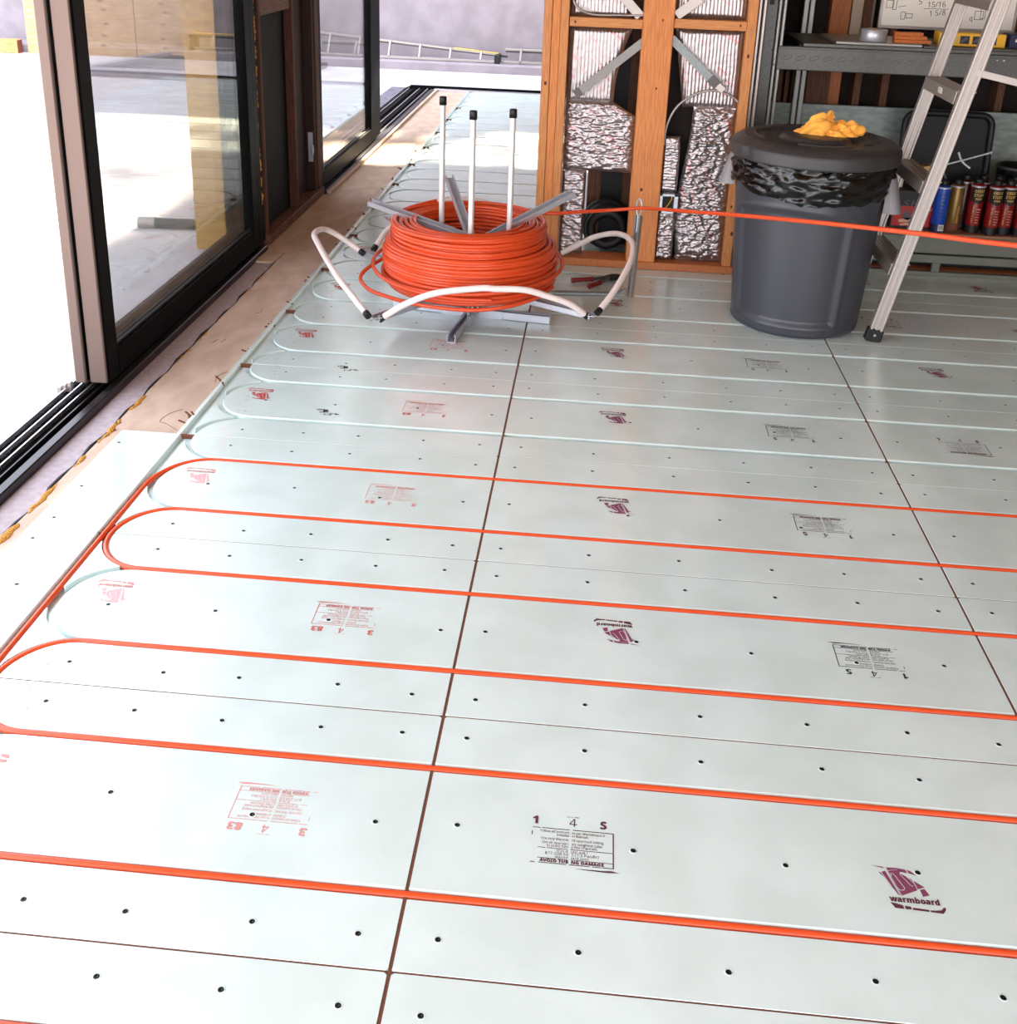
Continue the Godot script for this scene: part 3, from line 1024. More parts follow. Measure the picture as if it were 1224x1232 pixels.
func build_left_doors() -> void:
	var d := struct("door_1", "near black sliding door with two stacked glass leaves standing half open", "door")
	span_part("track", Vector3(-1.545, -0.05, -3.83), Vector3(-1.395, -0.016, 2.6), M.frame, d, 0.002)
	span_part("track_lip", Vector3(-1.395, -0.05, -3.83), Vector3(-1.362, 0.000, 2.6), M.frame_top, d, 0.004)
	for x in [-1.415, -1.452, -1.488, -1.522]:
		span_part("track_rib", Vector3(x - 0.003, -0.016, -3.83), Vector3(x + 0.003, 0.002, 2.6), M.silver if x < -1.43 else M.frame_top, d, 0.001)
	door_leaf(d, -1.408, -3.76, -1.998, 0.085, 0.112)
	door_leaf(d, -1.476, -3.76, -1.990, 0.085, 0.112, 0.017)
	# bronze end faces of the two leaves, with the dark joint between them
	span_part("end_cap", Vector3(-1.446, 0.016, -1.999), Vector3(-1.386, 2.34, -1.986), M.bronze, d, 0.004)
	span_part("end_cap", Vector3(-1.494, 0.016, -1.993), Vector3(-1.456, 2.34, -1.976), M.bronze, d, 0.004)
	span_part("jamb", Vector3(-1.55, -0.03, -3.833), Vector3(-1.382, 2.35, -3.765), M.frame, d, 0.003)
	var rb := st_new()
	for k in 3:
		span(rb, Vector3(-1.522 - 0.014 * k, -0.016, -1.985 + 0.008 * k), Vector3(-1.506 - 0.014 * k, 0.020 - 0.006 * k, -1.965 + 0.008 * k), 0.002)
	part("roller_bracket", rb.commit(), M.alu, d)
	var e := struct("door_2", "far black sliding glass door, slid open past the framed pier", "door")
	span_part("track", Vector3(-1.66, -0.05, -9.46), Vector3(-1.395, -0.016, -5.03), M.frame, e, 0.002)
	span_part("track_lip", Vector3(-1.395, -0.05, -9.40), Vector3(-1.356, 0.002, -5.03), M.frame_top, e, 0.004)
	for x in [-1.42, -1.46, -1.50, -1.55, -1.60, -1.645]:
		span_part("track_rib", Vector3(x - 0.004, -0.016, -9.40), Vector3(x + 0.004, 0.006, -5.03), M.frame if x in [-1.46, -1.55] else M.silver, e, 0.001)
	span_part("far_track", Vector3(-1.66, -0.05, -9.62), Vector3(4.2, -0.016, -9.44), M.frame, e, 0.002)
	span_part("far_track_lip", Vector3(-1.36, -0.05, -9.44), Vector3(4.2, 0.004, -9.40), M.silver, e, 0.003)
	for z in [-9.47, -9.53, -9.59]:
		span_part("track_rib", Vector3(-1.62, -0.016, z - 0.004), Vector3(4.2, 0.008, z + 0.004), M.frame, e, 0.001)
	door_leaf(e, -1.410, -6.56, -5.035, 0.05, 0.112)
	span_part("meeting_stile", Vector3(-1.440, 0.014, -6.70), Vector3(-1.384, 2.34, -6.562), M.frame, e, 0.004)
	span_part("meeting_stile", Vector3(-1.436, 0.014, -6.87), Vector3(-1.388, 2.34, -6.706), M.frame, e, 0.004)
	# ends of the outer tracks beyond the doors
	var t := thing("track_ends", "bundle of thin black track ends lying outside beyond the far door", "tracks")
	for k in 4:
		var x := -1.70 - 0.035 * k
		span_part("track_strip", Vector3(x - 0.010, -0.048, -8.35 + 0.05 * k), Vector3(x + 0.010, -0.022, -6.6), M.frame, t, 0.002)

# ---------------------------------------------------------------- the stud wall with foil insulation
func foil(called: String, parent: Node3D, y0: float, y1: float, xl: Callable, xr: Callable, z: float, ribs: float, crumple: float, sd: int, plain := false) -> void:
	var n := FastNoiseLite.new()
	n.seed = sd
	n.frequency = 20.0
	n.fractal_octaves = 3
	var n2 := FastNoiseLite.new()
	n2.seed = sd + 5
	n2.frequency = 120.0
	n2.noise_type = FastNoiseLite.TYPE_CELLULAR
	var f := func(u: float, v: float) -> Vector3:
		var y := lerpf(y0, y1, v)
		var x := lerpf(xl.call(v), xr.call(v), u)
		var edge := minf(minf(u, 1.0 - u) * 8.0, minf(v, 1.0 - v) * 14.0)
		var puff := 0.018 * (1.0 - pow(1.0 - clampf(edge, 0.0, 1.0), 2.0))
		var d := crumple * (n.get_noise_2d(x, y * 1.5) * 0.0068 + n2.get_noise_2d(x, y * 1.5) * 0.0008)
		if ribs > 0.0:
			var ph := x / 0.0165 * TAU + 1.2 * n.get_noise_2d(x * 0.3, y * 0.3)
			d += ribs * 0.0035 * absf(sin(ph * 0.5)) + 0.0012 * sin(y * 900.0) * n.get_noise_2d(y, x)
		else:
			d += 0.0013 * sin(y * 420.0 + 3.0 * n.get_noise_2d(x, y))
		return Vector3(x, y, z + puff + d)
	var w: float = absf(xr.call(0.5) - xl.call(0.5))
	var st := sheet(clampi(int(w / 0.0036), 12, 110), clampi(int((y1 - y0) / 0.0042), 14, 180), f)
	part(called, st.commit(), M.foil_plain if plain else M.foil, parent)

func knot_part(parent: Node3D, x: float, y: float, z: float, r: float) -> void:
	var st := rot_y([Vector2(0, 0.0012), Vector2(r * 0.7, 0.0010), Vector2(r, 0.0)], 12, Transform3D(Basis(Vector3(1, 0, 0), Vector3(0, 0, 1), Vector3(0, -1.5, 0)), Vector3(x, y, z)))
	part("wood_knot", st.commit(), M.knot, parent)

func build_back_wall() -> void:
	var w := struct("wall_back", "open orange stud wall packed with shiny foil insulation behind the tubing coil", "wall")
	var zf := -3.78
	var zb := -3.92
	var up := 2.70
	for i in 3:
		var x := -0.032 + 0.0385 * i
		span_part("stud", Vector3(x, 0.038, zb), Vector3(x + 0.0375, up, zf + [0.0, -0.003, 0.002][i]), [M.stud_y, M.stud_pale, M.stud_y][i], w, 0.0025)
	span_part("post", Vector3(0.414, 0.038, zb), Vector3(0.552, up, zf + 0.004), M.stud_pale, w, 0.004)
	span_part("stud", Vector3(0.874, 0.038, zb), Vector3(0.916, up, zf), M.stud_y, w, 0.0025)
	span_part("bottom_plate", Vector3(-0.034, 0.001, zb), Vector3(0.985, 0.038, zf + 0.006), M.stud_red, w, 0.003)
	span_part("blocking", Vector3(0.0845, 1.117, zb + 0.03), Vector3(0.413, 1.158, zf - 0.004), M.stud_x, w, 0.002)
	span_part("blocking", Vector3(0.553, 1.127, zb + 0.03), Vector3(0.873, 1.168, zf - 0.004), M.stud_x, w, 0.002)
	for k in [[0.463, 0.39, 0.006], [0.50, 1.16, 0.004], [0.495, 0.86, 0.004], [0.061, 0.97, 0.010], [0.06, 0.86, 0.008], [-0.012, 0.86, 0.006], [0.892, 1.02, 0.006], [0.905, 0.20, 0.007], [0.89, 0.33, 0.005], [0.11, 1.137, 0.004], [0.845, 1.15, 0.004]]:
		knot_part(w, k[0], k[1], zf + 0.0042 if k[0] > 0.41 and k[0] < 0.56 else zf + 0.0005, k[2])
	# foil: left bay
	var L := func(v: float) -> float: return 0.0855
	foil("foil_insulation", w, 0.775, 1.113, L, func(v: float) -> float: return 0.305 + 0.065 * v * v, -3.845, 1.0, 0.12, 101)
	foil("foil_insulation", w, 0.455, 0.785, L, func(v: float) -> float: return 0.413 if v < 0.80 else 0.413 - 0.55 * (v - 0.80), -3.835, 0.0, 1.0, 102)
	foil("foil_insulation", w, 0.040, 0.460, L, func(v: float) -> float: return 0.200, -3.850, 0.0, 0.9, 103)
	foil("foil_insulation", w, 1.155, 1.55, L, func(v: float) -> float: return 0.36, -3.845, 1.0, 0.12, 104)
	# right bay
	var R := func(v: float) -> float: return 0.8735
	foil("foil_insulation", w, 0.775, 1.125, func(v: float) -> float: return 0.625 - 0.062 * v, R, -3.845, 1.0, 0.12, 105)
	foil("foil_insulation", w, 0.040, 0.785, func(v: float) -> float: return 0.655 - 0.02 * sin(v * 5.0), R, -3.840, 0.0, 1.0, 106)
	foil("foil_insulation", w, 0.375, 0.64, func(v: float) -> float: return 0.5525, func(v: float) -> float: return 0.632 - 0.03 * maxf(0.0, v - 0.8), -3.825, 0.0, 0.5, 107)
	foil("foil_insulation", w, 0.040, 0.285, func(v: float) -> float: return 0.5525, func(v: float) -> float: return 0.636, -3.835, 0.0, 1.0, 108)
	foil("foil_insulation", w, 1.168, 1.55, func(v: float) -> float: return 0.5525, R, -3.845, 1.0, 0.12, 109)
	# steel let-in braces
	var sl := st_new()
	bar_to(sl, Vector3(0.146, 0.828, -3.792), Vector3(0.430, 1.068, -3.800), 0.038, 0.0025, Vector3(0, 0, 1), 0.0005)
	part("brace_strap", sl.commit(), M.strap, w, Vector3.ZERO, "pale galvanised brace, left bay")
	var sle := st_new()
	bar_to(sle, Vector3(0.128, 0.812, -3.788), Vector3(0.152, 0.832, -3.790), 0.040, 0.006, Vector3(0, 0, 1), 0.0008)
	part("strap_end", sle.commit(), M.alu_dark, w)
	var sr := st_new()
	bar_to(sr, Vector3(0.545, 1.082, -3.800), Vector3(0.745, 0.905, -3.795), 0.038, 0.0025, Vector3(0, 0, 1), 0.0005)
	part("brace_strap", sr.commit(), M.galv_dull, w, Vector3.ZERO, "dull galvanised brace, right bay")
	var sre := st_new()
	bar_to(sre, Vector3(0.735, 0.915, -3.790), Vector3(0.770, 0.884, -3.788), 0.042, 0.006, Vector3(0, 0, 1), 0.0008)
	part("strap_end", sre.commit(), M.alu_dark, w)
	var sr3 := st_new()
	bar_to(sr3, Vector3(0.768, 0.886, -3.790), Vector3(0.800, 0.862, -3.788), 0.030, 0.005, Vector3(0, 0, 1), 0.0008)
	part("strap_end", sr3.commit(), M.alu, w)
	for s in [[0.40, 1.17, 0.32, 1.25], [0.56, 1.18, 0.66, 1.26]]:
		var su := st_new()
		bar_to(su, Vector3(s[0], s[1], -3.80), Vector3(s[2], s[3], -3.795), 0.042, 0.003, Vector3(0, 0, 1), 0.0005)
		part("brace_strap", su.commit(), M.alu, w)
	# armoured cables
	for c in [[[0.553, 0.60], [0.56, 0.695], [0.60, 0.782], [0.68, 0.842], [0.765, 0.860], [0.838, 0.838], [0.873, 0.812]], [[0.09, 1.30], [0.100, 1.222], [0.136, 1.185], [0.195, 1.170], [0.30, 1.172], [0.412, 1.175]]]:
		var l: Array = []
		for q in c:
			l.append(Vector3(q[0], q[1], -3.80))
		var pts := curve(l, 26)
		var rr := PackedFloat32Array()
		for i in pts.size():
			rr.append(0.0062 if i % 2 else 0.0050)
		var st := st_new()
		tube_to(st, pts, 0.006, 8, false, true, rr)
		part("armoured_cable", st.commit(), M.alu, w)
	# outlet box
	var ob := st_new()
	for s in [[0.553, 0.280, 0.568, 0.375], [0.620, 0.280, 0.640, 0.375], [0.553, 0.362, 0.640, 0.375], [0.553, 0.280, 0.640, 0.293]]:
		span(ob, Vector3(s[0], s[1], -3.84), Vector3(s[2], s[3], -3.782), 0.002)
	span(ob, Vector3(0.553, 0.280, -3.845), Vector3(0.640, 0.375, -3.840), 0.001)
	var obp := part("outlet_box", ob.commit(), M.galv, w)
	span_part("dark_inside", Vector3(0.567, 0.292, -3.839), Vector3(0.621, 0.363, -3.83), M.black, obp, 0.001)
	var wi := st_new()
	tube_to(wi, curve([Vector3(0.585, 0.30, -3.81), Vector3(0.602, 0.33, -3.80), Vector3(0.610, 0.355, -3.79), Vector3(0.605, 0.36, -3.82)]), 0.0025, 6)
	part("yellow_wire", wi.commit(), M.yellow, obp)
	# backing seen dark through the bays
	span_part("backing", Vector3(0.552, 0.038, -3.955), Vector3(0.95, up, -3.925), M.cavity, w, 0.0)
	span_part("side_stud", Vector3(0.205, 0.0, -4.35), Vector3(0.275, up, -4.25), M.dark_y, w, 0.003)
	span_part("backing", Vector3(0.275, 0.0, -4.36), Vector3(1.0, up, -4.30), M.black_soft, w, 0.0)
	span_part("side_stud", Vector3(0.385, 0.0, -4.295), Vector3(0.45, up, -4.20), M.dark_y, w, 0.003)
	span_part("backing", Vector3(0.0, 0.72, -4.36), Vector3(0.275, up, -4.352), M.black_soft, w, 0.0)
	# aluminium track on the end of the stud wall
	for k in 2:
		span_part("metal_track", Vector3(0.920 + 0.020 * k, 0.0, -3.86), Vector3(0.934 + 0.020 * k, up, -3.80 + 0.004 * k), M.alu, w, 0.003)
	# a coil of black hose on the plate of the left bay
	var hs := thing("black_hose", "coil of thick black hose standing in the dark foot of the stud wall", "hose")
	for k in 3:
		var pts := PackedVector3Array()
		for i in 32:
			var a := TAU * i / 32
			pts.append(Vector3(0.315 + cos(a) * (0.105 - 0.012 * k), 0.135 + sin(a) * (0.105 - 0.012 * k), -4.10 + 0.05 * k))
		part("hose_turn", tube(pts, 0.026, 10, true), M.black, hs)

# ---------------------------------------------------------------- outside
func build_outside() -> void:
	var g := struct("ground", "bright concrete patio outside the doors", "patio")
	var st := st_new()
	span(st, Vector3(-16, -0.35, -12.4), Vector3(-1.54, -0.05, 12), 0.0)
	span(st, Vector3(-1.54, -0.35, -12.4), Vector3(9, -0.05, -9.60), 0.0)
	span(st, Vector3(-1.54, -0.35, 2.9), Vector3(9, -0.05, 12), 0.0)
	part("slab", st.commit(), M.concrete, g)
	var w := struct("wall_garden", "tall rough grey concrete retaining wall at the back of the patio", "wall")
	span_part("concrete", Vector3(-16, -0.1, -12.0), Vector3(9, 2.95, -11.65), M.wall_concrete, w, 0.01)
	var k := struct("trim_3", "low concrete kerb running along the foot of the retaining wall", "kerb")
	span_part("kerb", Vector3(-16, -0.06, -11.65), Vector3(9, 0.045, -11.14), M.wall_concrete, k, 0.012)
	# dark slab strip outside the far track
	var ds := struct("trim_4", "dark grey stone strip outside the corner of the far door track", "paving")
	span_part("stone", Vector3(-1.84, -0.06, -9.76), Vector3(-1.66, -0.044, -6.9), M.slab_dark, ds, 0.003)
	span_part("stone", Vector3(-1.66, -0.06, -9.76), Vector3(-1.36, -0.044, -9.62), M.slab_dark, ds, 0.003)
	# planting bed behind the near door
	var pb := thing("planting_bed", "low dark soil bed with a thin pale concrete rim seen through the near door", "planter")
	part("rim", spanned(Vector3(-4.93, -0.05, -9.62), Vector3(-2.8, 0.035, -9.52), 0.006), M.wall_concrete, pb, Vector3(-3.865, -0.0075, -9.57))
	var rim := st_new()
	bar_to(rim, Vector3(-4.90, -0.005, -9.60), Vector3(-4.62, -0.005, -11.05), 0.10, 0.085, Vector3.UP, 0.006)
	part("rim", rim.commit(), M.wall_concrete, pb)
	var so := slab(PackedVector2Array([Vector2(-4.86, 9.62), Vector2(-2.8, 9.62), Vector2(-2.8, 11.05), Vector2(-4.58, 11.05)]), 0.05, Transform3D(Basis(Vector3(1, 0, 0), Vector3(0, 0, -1), Vector3(0, 1, 0)), Vector3(0, -0.05, 0)))
	part("soil", so.commit(), M.soil, pb)
	# plywood sheets standing at the wall
	var ps := thing("plywood_sheet", "tan plywood sheet with dark knots, standing upright left of the door post", "plywood", Vector3(-5.63, -0.05, -11.10))
	part("sheet", box(Vector3(1.27, 2.44, 0.019), 0.001), M.ply_sheet, ps, Vector3(0, 1.22, 0))
	for i in 12:
		var kn := rot_y([Vector2(0, 0.001), Vector2(0.02, 0.0)], 10, Transform3D(Basis(Vector3(1.6, 0, 0), Vector3(0, 0, 1), Vector3(0, -0.6, 0)), Vector3([-0.33, 0.28][i % 2] + rng.randf_range(-0.05, 0.05), 0.12 + 0.12 * (i / 2) + rng.randf_range(-0.03, 0.03), 0.0098)))
		part("wood_knot", kn.commit(), M.knot_pale, ps)
	var p2 := copy(ps, "plywood_sheet", Vector3(-4.35, -0.05, -11.095), "tan plywood sheet seen through the glass of the near door, right-hand one of the pair")
	for o in [ps, p2]:
		o.set_meta("group", "plywood sheets at the retaining wall")
	# heavy timbers beside the sheets
	var tm := thing("timber_beam", "short thick timber lying on the patio beside the plywood sheets", "timber", Vector3(-6.95, 0.025, -11.04))
	part("beam", box(Vector3(1.24, 0.15, 0.12), 0.006), M.lumber, tm)
	part("end_grain", box(Vector3(0.004, 0.14, 0.11), 0.001), M.timber_end, tm, Vector3(0.621, 0, 0), "dark end grain")
	# black pipe lying on the patio
	var pp := thing("black_pipe", "short black pipe with a pale end lying on the sunlit patio", "pipe")
	part("pipe", tube(PackedVector3Array([Vector3(-2.10, -0.022, -4.19), Vector3(-1.45, -0.022, -4.23)]), 0.028, 14), M.black, pp)
	part("collar", tube(PackedVector3Array([Vector3(-2.17, -0.022, -4.186), Vector3(-2.08, -0.022, -4.191)]), 0.032, 14), M.alu, pp)
	# two ladders lying on the kerb
	patio_ladder("grey aluminium ladder with a yellow tip lying on its side along the kerb", -3.35, -0.93, 0.262, 0.085, 7)
	patio_ladder("second aluminium ladder lying on the kerb, half hidden by the stud wall", -0.86, 1.6, 0.135, 0.16, 6)
	# greenery above the wall, out of view, that dapples the sun
	for i in 4:
		var tx: float = [-6.6, -3.4, -0.6, 2.6][i]
		tree(["round leafy tree behind the retaining wall, over the timbers", "wide leafy tree behind the retaining wall, over the plywood sheets", "tall leafy tree behind the retaining wall, over the far ladder", "small leafy tree behind the retaining wall, past the stud wall"][i], Vector3(tx, -0.1, -13.6 - 0.3 * (i % 2)), [1.0, 1.1, 1.05, 0.9][i], 40 + i)

func patio_ladder(label: String, xa: float, xb: float, ya: float, yb: float, n: int) -> void:
	var l := thing("ladder", label, "ladder", Vector3.ZERO, "ladders on the kerb")
	var lo := 0.065
	for zz in [-11.36]:
		var st := st_new()
		bar_to(st, Vector3(xa, ya + 0.05, -11.46), Vector3(xb, yb + 0.05, zz), 0.03, 0.022, Vector3.UP, 0.002)
		part("rail", st.commit(), M.alu, l)
		var s2 := st_new()
		bar_to(s2, Vector3(xa, lo, -11.30), Vector3(xb, lo, -11.27), 0.03, 0.022, Vector3.UP, 0.002)
		part("rail", s2.commit(), M.alu, l)
		var s3 := st_new()
		bar_to(s3, Vector3(xa, ya + 0.02, -11.54), Vector3(xb + 0.1, yb + 0.02, zz - 0.10), 0.03, 0.022, Vector3.UP, 0.002)
		part("back_rail", s3.commit(), M.alu_dark, l)
		for i in n:
			var f := (i + 0.45) / n
			var x := lerpf(xa, xb, f)
			var r := st_new()
			bar_to(r, Vector3(x, lo, -11.285), Vector3(x, lerpf(ya, yb, f) + 0.05, lerpf(-11.46, zz, f)), 0.05, 0.022, Vector3.RIGHT, 0.002)
			part("rung", r.commit(), M.alu, l)
		var tip := st_new()
		bar_to(tip, Vector3(xb - 0.5, lerpf(ya, yb, 0.8) + 0.064, -11.38), Vector3(xb, yb + 0.064, zz), 0.034, 0.010, Vector3.UP, 0.002)
		part("rail_cover", tip.commit(), M.yellow_rail, l)
		var ft := st_new()
		span(ft, Vector3(xb - 0.03, 0.05, -11.44), Vector3(xb + 0.03, yb + 0.055, -11.24), 0.004)
		part("end_cap", ft.commit(), M.black_cap, l)

func tree(label: String, at: Vector3, s: float, sd: int) -> void:
	var t := thing("tree", label, "tree", at, "trees behind the retaining wall")
	part("trunk", tube(curve([Vector3.ZERO, Vector3(0.1, 1.6, 0.05), Vector3(-0.05, 3.2 * s, 0.0), Vector3(0.0, 4.4 * s, 0.1)], 8), 0.11 * s, 10), M.bark, t)
	var g := RandomNumberGenerator.new()
	g.seed = sd
	var leaf := st_new()
	tri3(leaf, Vector3(-0.05, 0, 0), Vector3(0.05, 0, 0), Vector3(0, 0.0, 0.15), Vector3.UP)
	tri3(leaf, Vector3(-0.05, 0, 0), Vector3(0, 0.012, -0.07), Vector3(0.05, 0, 0), Vector3.UP)
	var at2: Array = []
	for c in 30:
		var cc := Vector3(g.randfn(0, 0.95), 4.1 + g.randfn(0, 0.75), g.randfn(0, 0.6)) * s
		for i in 46:
			var b := Basis.from_euler(Vector3(g.randf_range(-1.2, 1.2), g.randf() * TAU, g.randf_range(-1.2, 1.2)))
			at2.append(Transform3D(b, cc + Vector3(g.randfn(0, 0.17), g.randfn(0, 0.14), g.randfn(0, 0.17))))
	scatter("foliage", leaf.commit(), M.leaf, at2, t)

# ---------------------------------------------------------------- orange tubing laid in the grooves
func build_tubing() -> void:
	var y := -0.0058
	var pts := PackedVector3Array()
	var add := func(a: float, b: float) -> void:
		pts.append(Vector3(a, y, b))
	var z5 := -5 * PITCH
	# the header run, coming towards the camera, from the turn-in of the fifth groove
	add.call(HEAD_X - 0.001, 3.0)
	for i in 30:
		add.call(HEAD_X - 0.001, 2.9 - i * 0.14)
	var n := 16
	for i in n + 1:
		var a := PI * 0.5 * i / n
		add.call(ARC_X - cos(a) * (ARC_RX + 0.0155) , z5 + PITCH * 0.62 * (1.0 - sin(a)))
	add.call(0.6, z5)
	add.call(3.30, z5)
	var k := 5
	while k > -2:
		# right-hand turn from groove k to k - 1
		for i in 13:
			var a := PI * i / 12
			add.call(3.30 + sin(a) * PITCH * 0.5, -k * PITCH + PITCH * 0.5 * (1.0 - cos(a)))
		add.call(0.6, -(k - 1) * PITCH)
		if k - 1 <= -1:
			break
		# left-hand turn from groove k - 1 to k - 2
		var arc := arc_points(-(k - 2) * PITCH, 28)
		arc.reverse()
		for p in arc:
			add.call(p.x + 0.001, p.y)
		add.call(0.6, -(k - 2) * PITCH)
		add.call(3.30, -(k - 2) * PITCH)
		k -= 2
	add.call(-0.78, -(k - 1) * PITCH)
	var t := thing("floor_tubing", "orange tubing pressed into the floor grooves, looping back and forth in the foreground", "tubing")
	var st := st_new()
	tube_to(st, pts, 0.0079, 10)
	part("tube", st.commit(), M.tube, t)

# ---------------------------------------------------------------- the uncoiler and its coil
func build_decoiler() -> void:
	var c := Vector3(-0.245, 0, -2.98)
	var d := thing("tubing_uncoiler", "galvanised uncoiler stand with white hoops and three upright capped rods", "stand", Vector3.ZERO)
	# base cross on the floor
	var ends := [Vector3(-0.278, 0.017, -2.625), Vector3(0.095, 0.017, -2.925), Vector3(-0.200, 0.017, -3.335), Vector3(-0.575, 0.017, -3.02)]
	var hub := Vector3(-0.232, 0.017, -2.965)
	for e in ends:
		var st := st_new()
		channel_to(st, hub.lerp(e, 0.12), e, 0.036, 0.032)
		part("foot_bar", st.commit(), M.galv, d)
		var br := st_new()
		var along: Vector3 = (e - hub).normalized()
		channel_to(br, hub + along * 0.03, hub + along * 0.13, 0.042, 0.036, Vector3.UP, 0.0025)
		rot_y([Vector2(0, 0.004), Vector2(0.005, 0.003), Vector2(0.005, 0.0)], 8, Transform3D(Basis(along, along.cross(Vector3.UP), -Vector3.UP).orthonormalized(), hub + along * 0.10 + Vector3(0, 0.004, 0)), br)
		part("splice_bracket", br.commit(), M.galv, d)
	var hp := st_new()
	for q in [[-0.020, 0.0], [0.020, 0.0], [0.0, -0.02], [0.0, 0.02]]:
		span(hp, hub + Vector3(q[0] - 0.006, 0.0, q[1] - 0.006), hub + Vector3(q[0] + 0.006, 0.095, q[1] + 0.006), 0.001)
	part("hub_post", hp.commit(), M.alu, d)
	var pl := rot_y([Vector2(0, 0.112), Vector2(0.075, 0.112), Vector2(0.078, 0.108), Vector2(0.078, 0.100), Vector2(0, 0.100)], 28, Transform3D(Basis.IDENTITY, Vector3(c.x, 0, c.z)))
	part("turntable", pl.commit(), M.galv, d)
	# turntable arms with a forked clip at each end
	var cor := [Vector3(-0.55, 0.132, -2.497), Vector3(0.263, 0.132, -2.668), Vector3(0.081, 0.132, -3.508), Vector3(-0.763, 0.132, -3.333)]
	for e in cor:
		var st := st_new()
		channel_to(st, Vector3(c.x, 0.124, c.z), e, 0.034, 0.022)
		part("turntable_arm", st.commit(), M.galv, d)
		var out: Vector3 = (e - c)
		out.y = 0
		out = out.normalized()
		var side := out.cross(Vector3.UP)
		var cl := st_new()
		bar_to(cl, e + side * 0.004, e + side * 0.034 + out * 0.020 + Vector3(0, 0.012, 0), 0.030, 0.003)
		bar_to(cl, e - side * 0.004, e - side * 0.034 + out * 0.020 + Vector3(0, 0.012, 0), 0.030, 0.003)
		part("forked_clip", cl.commit(), M.galv, d)
	# white hoops between the arm ends
	var hoops := [
		[[-0.767, 0.150, -3.284], [-0.861, 0.200, -3.318], [-0.932, 0.249, -3.277], [-0.937, 0.273, -3.115], [-0.882, 0.265, -2.969], [-0.751, 0.228, -2.707], [-0.639, 0.186, -2.541], [-0.571, 0.161, -2.444]],
		[[0.103, 0.146, -3.450], [0.190, 0.202, -3.434], [0.259, 0.246, -3.417], [0.344, 0.290, -3.328], [0.399, 0.309, -3.202], [0.419, 0.304, -3.080], [0.405, 0.274, -2.936], [0.348, 0.211, -2.767], [0.288, 0.155, -2.658]],
		[[-0.530, 0.128, -2.506], [-0.457, 0.181, -2.500], [-0.377, 0.223, -2.501], [-0.297, 0.248, -2.507], [-0.153, 0.263, -2.532], [-0.104, 0.260, -2.543], [0.007, 0.254, -2.569], [0.098, 0.223, -2.600], [0.178, 0.188, -2.631], [0.244, 0.132, -2.667]],
		[[-0.726, 0.153, -3.354], [-0.697, 0.201, -3.407], [-0.666, 0.232, -3.444], [-0.531, 0.313, -3.553], [-0.420, 0.336, -3.599], [-0.274, 0.331, -3.623], [-0.12, 0.27, -3.60], [0.0, 0.20, -3.56], [0.07, 0.15, -3.52]]]
	for h in hoops:
		var l: Array = []
		for q in h:
			l.append(Vector3(q[0], q[1], q[2]))
		var pts := curve(l, 8)
		var hoop := part("hoop", tube(pts, 0.0125, 12), M.white_pipe, d)
		var m := pts.size()
		for e in [[pts[0], pts[1], pts[2]], [pts[m - 1], pts[m - 2], pts[m - 3]]]:
			var out: Vector3 = (e[0] - e[2]).normalized()
			part("socket", tube(PackedVector3Array([e[0] + out * 0.010, e[0] - out * 0.014]), 0.0136, 12), M.black_cap, hoop)
	# upright rods with black caps
	for r in [[-0.385, -3.075, 0.872], [-0.230, -2.800, 0.866], [-0.088, -2.920, 0.860]]:
		var foot := Vector3(r[0], 0.13, r[1])
		var rod := part("rod", tube(PackedVector3Array([foot, Vector3(r[0], r[2], r[1])]), 0.0115, 14), M.rod, d)
		var cap := rot_y([Vector2(0, 0.034), Vector2(0.0125, 0.034), Vector2(0.0150, 0.031), Vector2(0.0150, 0.0), Vector2(0.012, 0.0)], 16, Transform3D(Basis.IDENTITY, Vector3(r[0], r[2] - 0.022, r[1])))
		part("rod_cap", cap.commit(), M.black_cap, rod)
	# fold-out retaining arms
	for a in [[Vector3(-0.19, 0.335, -2.90), Vector3(-0.683, 0.440, -3.05)], [Vector3(-0.225, 0.315, -2.90), Vector3(-0.381, 0.522, -3.25)], [Vector3(-0.235, 0.325, -2.88), Vector3(0.158, 0.515, -3.10)]]:
		var st := st_new()
		channel_to(st, a[0], a[1], 0.036, 0.022, Vector3(0.1, 1, 0.25).normalized(), 0.0022)
		part("retaining_arm", st.commit(), M.galv, d)
	var kb := st_new()
	bar_to(kb, Vector3(-0.215, 0.325, -2.85), Vector3(-0.085, 0.392, -2.93), 0.004, 0.034, Vector3.UP, 0.0006)
	part("arm_bracket", kb.commit(), M.alu, d)
	# guide arm on the floor with its upright eye
	var ga := st_new()
	bar_to(ga, Vector3(-0.10, 0.008, -3.29), Vector3(0.385, 0.008, -3.352), 0.026, 0.010)
	bar_to(ga, Vector3(0.375, 0.012, -3.348), Vector3(0.425, 0.045, -3.335), 0.040, 0.004)
	part("guide_arm", ga.commit(), M.galv_dull, d)
	var gp := st_new()
	channel_to(gp, Vector3(0.428, 0.004, -3.33), Vector3(0.442, 0.375, -3.33), 0.030, 0.022, Vector3(-0.6, 0, 0.8))
	part("guide_post", gp.commit(), M.alu, d)
	var eye := PackedVector3Array()
	for i in 20:
		var a := TAU * i / 20
		eye.append(Vector3(0.441 + 0.014 * sin(a) * 0.8, 0.413 + 0.036 * cos(a), -3.33 + 0.014 * sin(a) * 0.6))
	var ey := st_new()
	tube_to(ey, eye, 0.0042, 8, true)
	bar_to(ey, Vector3(0.440, 0.30, -3.33), Vector3(0.441, 0.382, -3.33), 0.012, 0.004, Vector3(0, 0, 1))
	part("guide_eye", ey.commit(), M.galv, d)

	# the coil itself
	var coil := thing("tubing_coil", "big coil of orange tubing wound on the uncoiler, one line drawn off to the right", "tubing coil")
	var g := RandomNumberGenerator.new()
	g.seed = 21
	var rows := 16
	var rise := 0.0163
